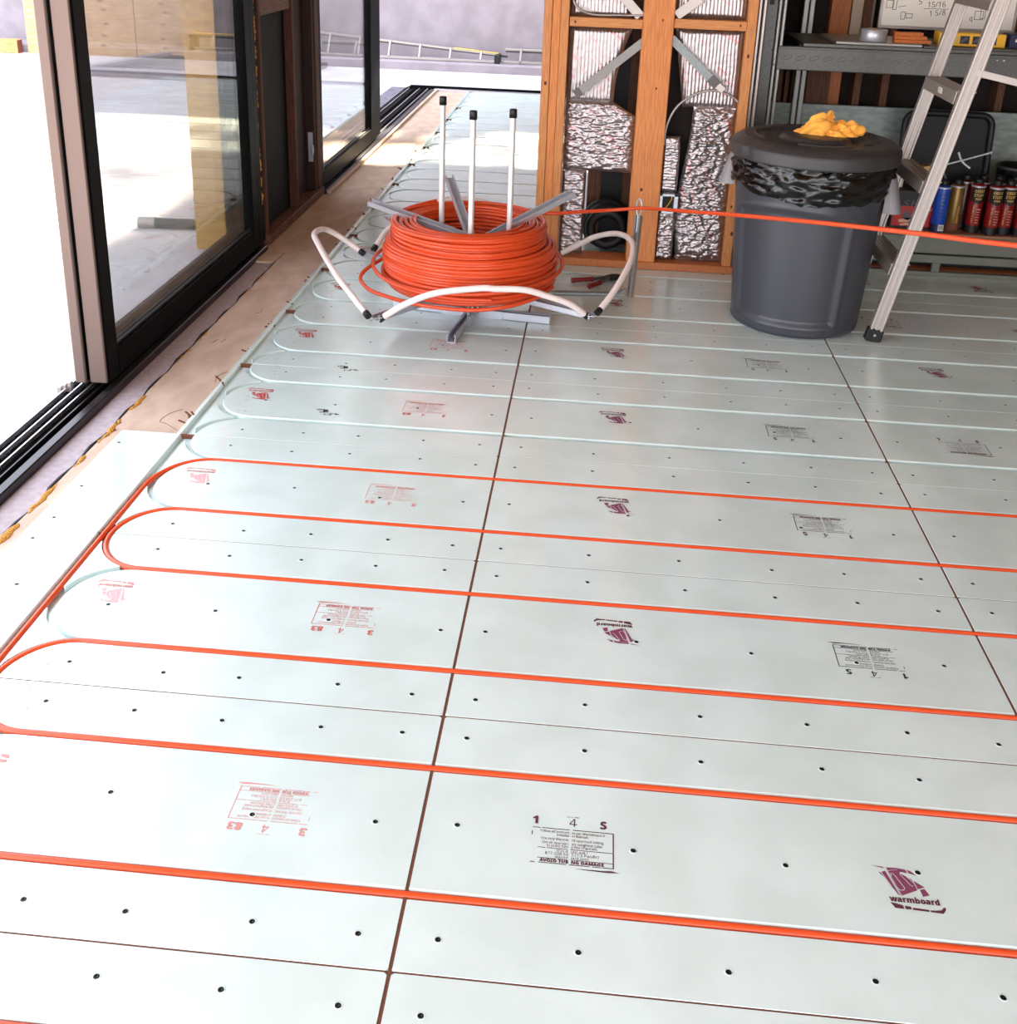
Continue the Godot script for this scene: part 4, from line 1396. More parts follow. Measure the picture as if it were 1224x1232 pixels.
	var y0 := 0.156
	var outer := func(i: int) -> float:
		if i == 0:
			return 0.352
		if i < 10:
			return 0.366 - 0.0007 * absf(i - 5)
		if i == 10:
			return 0.350
		return 0.326 - 0.001 * (i - 11)
	var shell := PackedVector3Array()
	var segs := 56
	for i in rows:
		var r0: float = outer.call(i)
		var r1: float = outer.call(mini(i + 1, rows - 1))
		var ox := g.randf_range(-0.005, 0.005) - (0.006 if i < 10 else 0.012)
		var oz := g.randf_range(-0.004, 0.004)
		var tl := g.randf_range(-0.009, 0.009)
		for s in segs:
			var f := float(s) / segs
			var a := TAU * f - 1.9
			var shift := clampf((f - 0.80) / 0.20, 0.0, 1.0)
			var r := lerpf(r0, r1, shift)
			shell.append(Vector3(c.x + ox + cos(a) * r, y0 + rise * (i + shift) + tl * cos(a + i) * (1.0 - shift), c.z + oz + sin(a) * r))
	var smooth := PackedVector3Array()
	for i in shell.size():
		var s := Vector3.ZERO
		var w := 0.0
		for k in range(-4, 5):
			var j := clampi(i + k, 0, shell.size() - 1)
			s += shell[j]
			w += 1.0
		smooth.append(s / w)
	part("outer_turns", tube(smooth, 0.0079, 8), M.tube_coil, coil)
	# layers that show on the step and on top, and the inside wall
	var layers := st_new()
	for i in rows:
		var r_out: float = outer.call(i)
		var list: Array = []
		list.append(r_out - 0.0195)
		if i == rows - 1 or i == 10 or i == 9:
			var r := r_out - 0.0316
			while r > 0.222:
				list.append(r)
				r -= 0.0158
		list.append(0.222)
		for r in list:
			var ring := PackedVector3Array()
			var ox := g.randf_range(-0.003, 0.003)
			var oz := g.randf_range(-0.003, 0.003)
			var ph := g.randf() * TAU
			var dy := (rise * 0.5 if r == r_out - 0.0195 and i < rows - 1 else g.randf_range(-0.004, 0.003)) + (g.randf_range(-0.012, 0.006) if i == rows - 1 else 0.0)
			for s in segs:
				var a := TAU * s / segs
				ring.append(Vector3(c.x - 0.008 + ox + cos(a) * (r + 0.003 * sin(2.0 * a + ph)), y0 + rise * i + dy + 0.004 * sin(a + ph), c.z + oz + sin(a) * (r + 0.003 * sin(2.0 * a + ph))))
			tube_to(layers, ring, 0.0079, 8, true)
	part("inner_turns", layers.commit(), M.tube_coil, coil)
	# two loose turns that sag out of the coil
	var loose := st_new()
	var lp: Array = []
	for q in [[-0.42, 0.235, -3.30], [-0.54, 0.225, -3.16], [-0.613, 0.215, -3.02], [-0.664, 0.200, -2.895], [-0.677, 0.185, -2.826], [-0.655, 0.175, -2.767], [-0.610, 0.165, -2.715], [-0.541, 0.155, -2.685], [-0.444, 0.150, -2.640], [-0.322, 0.148, -2.610], [-0.18, 0.150, -2.603], [-0.05, 0.160, -2.650], [0.05, 0.17, -2.75], [0.10, 0.18, -2.86]]:
		lp.append(Vector3(q[0], q[1], q[2]))
	tube_to(loose, curve(lp, 8), 0.0079, 8)
	var l2: Array = []
	for i in 15:
		var a := -0.7 + 1.9 * PI * i / 14.0
		l2.append(Vector3(c.x + 0.002 + cos(a) * (0.374 + 0.012 * sin(a * 1.3)), 0.255 - 0.055 * sin(a * 0.5 + 0.2), c.z + sin(a) * 0.376))
	tube_to(loose, curve(l2, 8), 0.0079, 8)
	var l3: Array = []
	for i in 13:
		var a := 1.2 + 1.4 * PI * i / 12.0
		l3.append(Vector3(c.x - 0.020 + cos(a) * 0.385, 0.225 - 0.050 * cos(a * 0.5), c.z + sin(a) * 0.372))
	tube_to(loose, curve(l3, 8), 0.0079, 8)
	part("loose_turns", loose.commit(), M.tube_coil, coil)
	var feed := curve([Vector3(-0.26, 0.398, -3.292), Vector3(-0.10, 0.396, -3.265), Vector3(0.044, 0.392, -3.215), Vector3(0.20, 0.394, -3.27), Vector3(0.34, 0.398, -3.32), Vector3(0.460, 0.418, -3.295), Vector3(0.601, 0.475, -3.047), Vector3(0.765, 0.542, -2.754), Vector3(0.909, 0.598, -2.498), Vector3(1.036, 0.646, -2.273), Vector3(1.149, 0.687, -2.072), Vector3(1.250, 0.722, -1.893), Vector3(1.341, 0.752, -1.731), Vector3(1.462, 0.790, -1.517), Vector3(1.66, 0.82, -1.16), Vector3(1.90, 0.80, -0.75), Vector3(2.15, 0.72, -0.35), Vector3(2.35, 0.30, 0.15), Vector3(2.75, 0.02, 0.30), Vector3(3.2, 0.010, 0.31)], 12)
	part("feed_line", tube(feed, 0.0079, 12), M.tube, coil, Vector3.ZERO, "single line leading off through the eye")

# ---------------------------------------------------------------- trash can
func build_trash_can() -> void:
	var at := Vector3(1.122, 0, -3.165)
	var t := thing("trash_can", "big round dark grey plastic trash can with a lid and black bag", "trash can", at)
	var rad := func(y: float) -> float:
		return 0.262 + 0.046 * y / 0.70
	var body := func(u: float, v: float) -> Vector3:
		var a := TAU * u
		var y := 0.70 * v
		var r: float = rad.call(y)
		if y < 0.022:
			r -= 0.022 * (1.0 - sqrt(maxf(0.0, 1.0 - pow(1.0 - y / 0.022, 2.0))))
		# two recessed panels with a rounded raised border, one on each side
		for m in [-0.40, -0.40 + PI]:
			var da := absf(wrapf(a - m, -PI, PI))
			var top := 0.545 - 0.030 * pow(da / 0.85, 2.0) - 0.012
			var e := minf((0.85 - da) * 0.30, minf(top - y, y - 0.055))
			r -= 0.010 * smoothstep(0.0, 0.016, e)
			r += 0.0055 * (1.0 - smoothstep(0.0, 0.014, absf(e + 0.010)))
		return Vector3(sin(a) * r, y, cos(a) * r)
	part("body", sheet(150, 80, body).commit(), M.bin, t)
	part("bottom", lathe([Vector2(0, 0.002), Vector2(0.242, 0.002), Vector2(0.242, 0.012)], 40), M.bin, t)
	var lt := st_new()
	box_to(lt, Transform3D(Basis(Vector3.UP, -0.10), Vector3(sin(-0.10) * 0.303, 0.575, cos(-0.10) * 0.303)), Vector3(0.085, 0.016, 0.008), 0.003)
	part("moulded_bar", lt.commit(), M.bin, t)
	# grips
	for spec in [[-1.72, 0.700, 0.570], [1.22, 0.655, 0.515]]:
		var a: float = spec[0]
		var yt: float = spec[1]
		var yb: float = spec[2]
		var grip := st_new()
		var f := func(u: float, v: float) -> Vector3:
			var th := PI * u
			var w := 0.056 * (0.84 + 0.16 * v)
			var depth := 0.054 * (1.0 - 0.70 * v) + 0.012
			var sx := cos(th)
			var sz := pow(sin(th), 0.6)
			return Vector3(sx * w, lerpf(yb, yt, v), sz * depth)
		sheet(20, 10, f, grip)
		for vv in [0.0, 1.0]:
			for i in 20:
				tri3(grip, f.call(i / 20.0, vv), f.call((i + 1) / 20.0, vv), Vector3(0, lerpf(yb, yt, vv), 0), Vector3.DOWN if vv == 0.0 else Vector3.UP)
		var o := part("grip", grip.commit(), M.bin_grip, t, Vector3(sin(a) * 0.304, 0, cos(a) * 0.304))
		o.rotation.y = a
	# bag folded over the rim
	var n := FastNoiseLite.new()
	n.seed = 5
	n.frequency = 1.0
	n.fractal_octaves = 2
	var bag := func(u: float, v: float) -> Vector3:
		var a := TAU * u
		var low := 0.588 + 0.016 * n.get_noise_2d(cos(a) * 2.2, sin(a) * 2.2 + 4.0) + 0.024 * cos(a - 2.7) - 0.035 * exp(-pow(wrapf(a - 1.80, -PI, PI) / 0.22, 2.0)) + 0.030 * exp(-pow(wrapf(a + 1.2, -PI, PI) / 0.5, 2.0))
		var y := lerpf(low, 0.722, v)
		var wr := n.get_noise_3d(cos(a) * 3.2, sin(a) * 3.2, y * 34.0) * 0.014 + n.get_noise_3d(cos(a) * 11.0, sin(a) * 11.0, y * 75.0) * 0.0025
		var r := 0.316 + wr + 0.012 * sin(PI * v) - 0.004 * v
		return Vector3(sin(a) * r, y + 0.5 * wr, cos(a) * r)
	part("bag", sheet(220, 16, bag).commit(), M.bag, t)
	# lid with stepped rings and a crown
	var lid := func(u: float, v: float) -> Vector3:
		var a := TAU * u
		var prof := [Vector2(0.0, 0.792), Vector2(0.10, 0.792), Vector2(0.128, 0.789), Vector2(0.142, 0.776), Vector2(0.150, 0.772), Vector2(0.225, 0.768), Vector2(0.235, 0.771), Vector2(0.243, 0.782), Vector2(0.285, 0.783), Vector2(0.305, 0.777), Vector2(0.326, 0.764), Vector2(0.334, 0.756), Vector2(0.337, 0.748), Vector2(0.337, 0.712), Vector2(0.334, 0.706), Vector2(0.326, 0.705)]
		var x := v * (prof.size() - 1)
		var i := mini(int(x), prof.size() - 2)
		var p: Vector2 = prof[i].lerp(prof[i + 1], x - i)
		var lift := 0.0
		if p.x > 0.15 and p.x < 0.30:
			var seg := fposmod(a + 0.5, TAU / 4.0)
			if seg < 0.95 and p.x < 0.243 and p.x > 0.19:
				lift = 0.008 * smoothstep(0.0, 0.06, minf(seg, 0.95 - seg)) * smoothstep(0.19, 0.20, p.x)
		var notch := exp(-pow(wrapf(a + 1.05, -PI, PI) / 0.07, 2.0)) + exp(-pow(wrapf(a - 2.1, -PI, PI) / 0.07, 2.0))
		var r := p.x - (0.008 * notch if p.x > 0.30 else 0.0)
		return Vector3(sin(a) * r, p.y + lift, cos(a) * r)
	part("lid", sheet(140, 120, lid).commit(), M.bin_lid, t)
	# the crumpled cloth on the lid
	var cl := thing("cloth", "crumpled yellow orange cloth lying on the trash can lid", "cloth", at + Vector3(0.052, 0.792, -0.03))
	var nn := FastNoiseLite.new()
	nn.seed = 12
	nn.frequency = 1.0
	nn.fractal_octaves = 1
	var lobes := [[Vector3(-0.050, 0.0, 0.004), Vector3(0.078, 0.070, 0.066), 0.0], [Vector3(0.072, 0.0, 0.012), Vector3(0.056, 0.050, 0.050), 2.0], [Vector3(0.018, 0.0, 0.030), Vector3(0.072, 0.034, 0.044), 5.0], [Vector3(0.015, 0.0, -0.024), Vector3(0.080, 0.058, 0.044), 8.0]]
	for lb in lobes:
		var c0: Vector3 = lb[0]
		var rad3: Vector3 = lb[1]
		var sh: float = lb[2]
		var fold := func(u: float, v: float) -> Vector3:
			var a := TAU * u
			var e := v * PI * 0.5
			var d := Vector3(cos(a) * cos(e), sin(e), sin(a) * cos(e))
			var w := nn.get_noise_3d(d.x * 1.1 + sh, d.y * 1.1, d.z * 1.1) * 0.42
			w -= 0.13 * exp(-pow(nn.get_noise_3d(d.x * 0.6 + sh + 20.0, d.y * 0.9, d.z * 0.6) / 0.16, 2.0))
			var k := 1.0 + w
			return c0 + Vector3(d.x * rad3.x * k, d.y * rad3.y * k, d.z * rad3.z * k)
		part("folds", sheet(72, 36, fold).commit(), M.cloth, cl)
	var tip := func(u: float, v: float) -> Vector3:
		return Vector3(-0.005 + (u - 0.5) * 0.055 * (1.0 - v * 0.8) + 0.010 * v, 0.058 + 0.030 * v, -0.01 + 0.012 * sin(u * 5.0) - 0.02 * v)
	part("folded_corner", sheet(12, 8, tip).commit(), M.cloth, cl)

# ---------------------------------------------------------------- stepladder
func build_stepladder() -> void:
	var l := thing("stepladder", "aluminium stepladder standing open beside the trash can, in front of the shelves", "ladder")
	var lean := 0.1985
	var zn := -2.953
	var zr := -3.42
	var top := 1.78
	for z in [zn, zr]:
		var a := Vector3(1.414, 0.03, z)
		var b := Vector3(1.414 + lean * top, top, z)
		var st := st_new()
		# an I-shaped rail with raised edges
		bar_to(st, a, b, 0.026, 0.050, Vector3(1, 0.2, 0), 0.002)
		for s in [-1.0, 1.0]:
			var o := Vector3(0.020 * s, -0.004 * s, 0.0)
			bar_to(st, a + o + Vector3(0, 0, 0.015), b + o + Vector3(0, 0, 0.015), 0.008, 0.010, Vector3(1, 0.2, 0), 0.002)
		bar_to(st, a + Vector3(0, 0, 0.014), b + Vector3(0, 0, 0.014), 0.006, 0.012, Vector3(1, 0.2, 0), 0.002)
		part("rail", st.commit(), M.alu, l)
		var ft := st_new()
		bar_to(ft, Vector3(1.408, 0.0, z), Vector3(1.420, 0.055, z), 0.040, 0.064, Vector3(1, 0.2, 0), 0.005)
		var foot := part("foot", ft.commit(), M.rubber, l)
		part("rivet", rot_y([Vector2(0, 0.003), Vector2(0.005, 0.002), Vector2(0.006, 0)], 10, Transform3D(Basis(Vector3(1, 0, 0), Vector3(0, 0, 1), Vector3(0, -1, 0)), Vector3(1.415, 0.03, z + 0.020))).commit(), M.alu, foot)
		# rear leg, leaning the other way
		var rl := st_new()
		bar_to(rl, Vector3(2.45, 0.03, z + (0.03 if z == zn else -0.03)), Vector3(1.80, top, z), 0.024, 0.036, Vector3(1, -0.3, 0), 0.002)
		part("rear_leg", rl.commit(), M.alu, l)
		if z == zr:
			continue
		var sp := st_new()
		bar_to(sp, Vector3(1.630, 1.085, z + 0.016), Vector3(1.86, 1.040, z + 0.020), 0.004, 0.026, Vector3.UP, 0.001)
		bar_to(sp, Vector3(1.85, 1.040, z + 0.020), Vector3(2.06, 1.075, z + 0.022), 0.004, 0.026, Vector3.UP, 0.001)
		part("spreader", sp.commit(), M.alu, l)
	for y in [0.325, 0.662, 1.008, 1.35, 1.68]:
		var x: float = 1.414 + lean * y
		var st := st_new()
		box_to(st, Transform3D(Basis.IDENTITY, Vector3(x, y, (zn + zr) * 0.5)), Vector3(0.075, 0.006, 0.44), 0.001)
		box_to(st, Transform3D(Basis(Vector3(0, 0, 1), -0.2), Vector3(x - 0.036, y - 0.022, (zn + zr) * 0.5)), Vector3(0.004, 0.05, 0.44), 0.001)
		for k in 5:
			box_to(st, Transform3D(Basis.IDENTITY, Vector3(x - 0.028 + 0.014 * k, y + 0.004, (zn + zr) * 0.5)), Vector3(0.004, 0.003, 0.44), 0.0005)
		var step := part("step", st.commit(), M.alu, l)
		if y == 1.008:
			part("paper_label", box(Vector3(0.001, 0.022, 0.055), 0.0), M.print_white, step, Vector3(x - 0.041, y - 0.020, -3.16))
			var pr := st_new()
			for r in 3:
				box_to(pr, Transform3D(Basis.IDENTITY, Vector3(x - 0.0418, y - 0.014 - 0.006 * r, -3.16)), Vector3(0.0004, 0.0018, 0.044), 0.0)
			part("label_print", pr.commit(), M.print_grey, step)
	var cap := st_new()
	box_to(cap, Transform3D(Basis.IDENTITY, Vector3(1.785, top + 0.02, (zn + zr) * 0.5)), Vector3(0.16, 0.045, 0.50), 0.008)
	part("top_cap", cap.commit(), M.alu, l)

# ---------------------------------------------------------------- shelves at the back right
func build_shelving() -> void:
	var w := struct("wall_shelves", "dark brown framed wall behind the steel shelves", "wall")
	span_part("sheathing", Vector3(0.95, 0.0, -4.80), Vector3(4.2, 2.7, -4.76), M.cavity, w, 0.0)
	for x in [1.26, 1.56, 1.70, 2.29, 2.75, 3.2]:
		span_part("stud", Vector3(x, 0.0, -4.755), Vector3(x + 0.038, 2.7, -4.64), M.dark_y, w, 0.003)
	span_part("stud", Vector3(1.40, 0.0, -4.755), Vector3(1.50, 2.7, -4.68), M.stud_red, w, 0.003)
	span_part("pale_board", Vector3(1.505, 1.02, -4.70), Vector3(1.62, 2.0, -4.68), M.plaster, w, 0.002)
	for k in 3:
		span_part("leaning_board", Vector3(1.165 + 0.033 * k, 0.66, -4.66), Vector3(1.185 + 0.033 * k, 0.96, -4.60), M.dark_y, w, 0.002)
	span_part("leaning_board", Vector3(1.31, 0.62, -4.64), Vector3(1.43, 0.965, -4.62), M.dark_y, w, 0.002)
	span_part("bottom_plate", Vector3(0.99, 0.0, -4.06), Vector3(4.2, 0.022, -3.985), M.stud_red, w, 0.003)
	span_part("end_board", Vector3(0.955, 0.0, -4.76), Vector3(0.975, 2.7, -3.93), M.black_soft, w, 0.0)
	var gp := thing("green_panel", "spare pale green floor panel stood on edge behind the black case", "panel", Vector3(1.95, 0.215, -4.56))
	part("panel_face", box(Vector3(1.75, 0.50, 0.02), 0.002), M.panel_green, gp, Vector3(0, 0.25, 0))

	var s := thing("steel_shelving", "grey steel shelving with two decks standing along the dark back wall", "shelving", Vector3.ZERO)
	# front upright: embossed channel with bright returned lips
	for q in [[0.962, -3.955], [2.95, -3.955]]:
		var st := st_new()
		span(st, Vector3(q[0], 0.0, q[1] - 0.05), Vector3(q[0] + 0.062, 2.0, q[1]), 0.002)
		part("upright", st.commit(), M.shelf_steel, s)
		for k in 2:
			span_part("upright_lip", Vector3(q[0] + 0.066 + 0.022 * k, 0.0, q[1] - 0.04), Vector3(q[0] + 0.080 + 0.022 * k, 2.0, q[1] + 0.004), M.shelf_light, s, 0.003)
		var em := st_new()
		for k in 30:
			box_to(em, Transform3D(Basis(Vector3(0, 0, 1), 0.5 if k % 2 else -0.5), Vector3(q[0] + 0.046, 0.03 + 0.055 * k, q[1])), Vector3(0.024, 0.008, 0.004), 0.002)
		part("embossing", em.commit(), M.shelf_steel, s)
	span_part("slot", Vector3(0.985, 1.235, -3.956), Vector3(1.006, 1.40, -3.950), M.black, s, 0.002)
	for q in [[1.235, -4.52], [2.95, -4.52]]:
		for k in 2:
			span_part("rear_upright", Vector3(q[0] + 0.030 * k, 0.0, q[1] - 0.03), Vector3(q[0] + 0.024 + 0.030 * k, 2.0, q[1]), M.shelf_light, s, 0.003)
	span_part("beam", Vector3(1.045, 0.950, -3.975), Vector3(2.95, 1.052, -3.945), M.shelf_steel, s, 0.004)
	span_part("beam_flange", Vector3(1.045, 1.046, -3.985), Vector3(2.95, 1.056, -3.938), M.shelf_steel, s, 0.002)
	var em2 := st_new()
	for k in 22:
		var x := 1.09 + 0.062 * k
		var pts := PackedVector3Array()
		for i in 12:
			pts.append(Vector3(x + 0.022 * cos(TAU * i / 12), 1.006 + 0.011 * sin(TAU * i / 12 + 0.6), -3.9455))
		tube_to(em2, pts, 0.0016, 5, true)
	part("embossing", em2.commit(), M.shelf_steel, s)
	for q in [[1.028, 0.995], [1.022, 1.035], [1.030, 0.972], [2.03, 1.035], [2.06, 1.034]]:
		part("bolt", rot_y([Vector2(0, 0.006), Vector2(0.004, 0.005), Vector2(0.006, 0.0)], 8, Transform3D(Basis(Vector3(1, 0, 0), Vector3(0, 0, 1), Vector3(0, -1, 0)), Vector3(q[0], q[1], -3.944))).commit(), M.silver, s)
	span_part("upper_deck", Vector3(1.16, 1.056, -4.50), Vector3(2.95, 1.072, -3.96), M.shelf_steel, s, 0.002)
	span_part("deck_plate", Vector3(1.31, 1.072, -4.40), Vector3(1.70, 1.084, -3.985), M.shelf_light, s, 0.002)
	span_part("deck_plate", Vector3(1.705, 1.072, -4.40), Vector3(2.60, 1.080, -3.975), M.shelf_steel, s, 0.002)
	span_part("lower_beam", Vector3(1.045, 0.112, -3.985), Vector3(2.95, 0.198, -3.95), M.shelf_green, s, 0.004)
	span_part("lower_strip", Vector3(1.045, 0.066, -3.975), Vector3(2.95, 0.106, -3.945), M.shelf_green, s, 0.003)
	for x in [1.30, 1.905, 2.52]:
		span_part("divider", Vector3(x, 0.0, -3.975), Vector3(x + 0.038, 0.068, -3.95), M.shelf_green, s, 0.002)
	span_part("floor_rail", Vector3(1.045, 0.0, -3.978), Vector3(2.95, 0.022, -3.945), M.shelf_green, s, 0.002)
	var em3 := st_new()
	for k in 18:
		var x := 1.10 + 0.066 * k
		var pts := PackedVector3Array()
		for i in 10:
			pts.append(Vector3(x + 0.018 * cos(PI * i / 9.0), 0.158 + 0.011 * sin(PI * i / 9.0), -3.950))
		tube_to(em3, pts, 0.0015, 5)
	part("embossing", em3.commit(), M.shelf_green, s)
	span_part("lower_deck", Vector3(1.045, 0.198, -4.52), Vector3(2.95, 0.212, -3.958), M.particle, s, 0.001)
	span_part("dark_panel", Vector3(1.045, 0.0, -4.1), Vector3(2.95, 0.19, -4.09), M.black, s, 0.0)

	# whiteboard above the upper deck
	var wb := thing("whiteboard", "whiteboard with hand-drawn measurements standing at the back of the upper shelf", "whiteboard", Vector3(1.925, 1.118, -4.47))
	part("sheet", box(Vector3(0.64, 0.60, 0.012), 0.002), M.board_white, wb, Vector3(0, 0.30, 0))
	for q in [[Vector3(0, 0.004, 0.004), Vector3(0.66, 0.014, 0.022)], [Vector3(-0.325, 0.30, 0.004), Vector3(0.012, 0.60, 0.020)], [Vector3(0.325, 0.30, 0.004), Vector3(0.012, 0.60, 0.020)]]:
		part("frame", box(q[1], 0.002), M.alu, wb, q[0])
	var hw := st_new()
	letters_to(hw, "15/16", 0.026, Transform3D(Basis(Vector3(0, 0, 1), 0.05), Vector3(-0.06, 0.118, 0.0065)))
	letters_to(hw, "1 5/8", 0.026, Transform3D(Basis(Vector3(0, 0, 1), 0.1), Vector3(-0.05, 0.078, 0.0065)))
	letters_to(hw, "5", 0.026, Transform3D(Basis(Vector3(0, 0, 1), 0.1), Vector3(-0.14, 0.128, 0.0065)))
	letters_to(hw, "q", 0.024, Transform3D(Basis.IDENTITY, Vector3(0.115, 0.060, 0.0065)))
	for q in [[-0.215, 0.060, 0.020, 0.034], [-0.185, 0.060, 0.030, 0.020], [-0.285, 0.112, 0.034, 0.034], [-0.262, 0.112, 0.018, 0.05], [0.150, 0.075, 0.040, 0.040], [0.168, 0.085, 0.022, 0.05]]:
		for e in [[-0.5, -0.5, 0.5, -0.5], [0.5, -0.5, 0.5, 0.5], [0.5, 0.5, -0.5, 0.5], [-0.5, 0.5, -0.5, -0.5]]:
			bar_to(hw, Vector3(q[0] + e[0] * q[2], q[1] + e[1] * q[3], 0.0065), Vector3(q[0] + e[2] * q[2] + 0.001, q[1] + e[3] * q[3] + 0.001, 0.0065), 0.0022, 0.0006, Vector3(0, 0, 1), 0.0)
	bar_to(hw, Vector3(-0.12, 0.097, 0.0065), Vector3(0.0, 0.099, 0.0065), 0.002, 0.0006, Vector3(0, 0, 1), 0.0)
	bar_to(hw, Vector3(-0.245, 0.100, 0.0065), Vector3(-0.205, 0.108, 0.0065), 0.002, 0.0006, Vector3(0, 0, 1), 0.0)
	part("handwriting", hw.commit(), M.marker, wb)

	# things on the upper deck
	var tr := thing("tape_roll", "roll of shiny silver tape at the left end of the upper shelf", "tape", Vector3(1.492, 1.0845, -4.06))
	part("roll", lathe([Vector2(0.036, 0.0), Vector2(0.058, 0.0), Vector2(0.060, 0.002), Vector2(0.060, 0.053), Vector2(0.058, 0.055), Vector2(0.036, 0.055), Vector2(0.036, 0.0)], 36), M.galv, tr)
	part("core", lathe([Vector2(0.033, 0.001), Vector2(0.0365, 0.001), Vector2(0.0365, 0.054), Vector2(0.033, 0.054), Vector2(0.033, 0.001)], 30), M.lumber, tr)
	for k in 3:
		var sh := thing("wood_shim", ["lowest and longest of three orange wood shims stacked on the upper shelf", "middle of three orange wood shims stacked on the upper shelf", "topmost of three orange wood shims stacked on the upper shelf"][k], "shim", Vector3(1.664 - 0.010 * k, 1.0845 + 0.0165 * k, -4.05), "stacked wood shims")
		part("board", box(Vector3(0.165 - 0.018 * k, 0.0155, 0.05), 0.0015), M.shim, sh, Vector3(0, 0.0078, 0))
	var yb := thing("yellow_box", "long flat yellow box with dark pictures on the upper shelf under the whiteboard", "box", Vector3(1.938, 1.0805, -4.10))
	part("carton", box(Vector3(0.30, 0.058, 0.10), 0.002), M.yellow, yb, Vector3(0, 0.029, 0))
	for k in 3:
		part("picture", box(Vector3(0.042, 0.036, 0.001), 0.0), M.photo, yb, Vector3(-0.035 + 0.056 * k + 0.01 * (k / 2), 0.028, 0.0503))
		var pic := st_new()
		bar_to(pic, Vector3(-0.050 + 0.056 * k, 0.018, 0.0512), Vector3(-0.025 + 0.056 * k, 0.038, 0.0512), 0.012, 0.0008, Vector3(0, 0, 1), 0.0)
		part("picture_tool", pic.commit(), M.print_grey, yb)
	part("strip", box(Vector3(0.085, 0.030, 0.001), 0.0), M.print_gold, yb, Vector3(-0.10, 0.026, 0.0503))
	var nb := thing("navy_box", "navy blue box at the right end of the upper shelf", "box", Vector3(2.225, 1.0805, -4.10))
	part("carton", box(Vector3(0.24, 0.062, 0.10), 0.002), M.navy, nb, Vector3(0, 0.031, 0))
	part("strip", box(Vector3(0.05, 0.012, 0.001), 0.0), M.print_white, nb, Vector3(-0.07, 0.034, 0.0503))

# ---------------------------------------------------------------- things on the lower deck and the floor
func foam_can(called: String, label: String, at: Vector3, body: Material, band: Material, named: bool, group: String, tall := 0.225) -> Node3D:
	var t := thing(called, label, "can", at, group)
	var r := 0.0335
	part("body", lathe([Vector2(0, 0.0), Vector2(r - 0.002, 0.0), Vector2(r, 0.004), Vector2(r, tall), Vector2(r - 0.003, tall + 0.006), Vector2(r - 0.010, tall + 0.013), Vector2(0, tall + 0.014)], 28), body, t)
	part("base_band", lathe([Vector2(r + 0.0004, 0.003), Vector2(r + 0.0004, 0.040)], 28), band, t)
	part("rim", lathe([Vector2(r + 0.0015, tall - 0.002), Vector2(r + 0.002, tall + 0.002), Vector2(r - 0.002, tall + 0.006)], 28), M.galv, t)
	part("cap", lathe([Vector2(0.020, tall + 0.012), Vector2(0.0215, tall + 0.016), Vector2(0.0215, tall + 0.030), Vector2(0.017, tall + 0.038), Vector2(0.010, tall + 0.040), Vector2(0, tall + 0.040)], 20), M.black_cap, t)
	if named:
		var lab := func(u: float, v: float) -> Vector3:
			var a := (u - 0.5) * 2.3
			var y := lerpf(tall - 0.066 - 0.016 * (1.0 - absf(u - 0.5) * 2.0), tall - 0.004, v)
			return Vector3(sin(a) * (r + 0.0006), y, cos(a) * (r + 0.0006))
		part("black_label", sheet(20, 2, lab).commit(), M.black_soft, t)
		var st := st_new()
		for k in 2:
			letters_to(st, ["GREAT", "STUFF"][k], 0.015, Transform3D(Basis.IDENTITY, Vector3(0, tall - 0.020 - 0.020 * k, r + 0.0014)), 0.046, true, r + 0.001)
		letters_to(st, "PRO", 0.011, Transform3D(Basis.IDENTITY, Vector3(0, tall - 0.058, r + 0.0014)), 0.028, true, r + 0.001)
		part("lettering", st.commit(), M.print_gold, t)
		var vt := st_new()
		letters_to(vt, "GAPS & CRACKS", 0.010, Transform3D(Basis(Vector3(0, 0, 1), PI / 2), Vector3(-0.014, 0.095, r * 0.93)), 0.085, true)
		part("upright_lettering", vt.commit(), M.print_gold, t)
		var sm := st_new()
		for k in 6:
			box_to(sm, Transform3D(Basis.IDENTITY, Vector3(0.008, 0.120 - 0.013 * k, r * 0.985)), Vector3(0.020 - 0.003 * (k % 3), 0.003, 0.001), 0.0)
		part("fine_print", sm.commit(), M.print_cream, t)
	return t

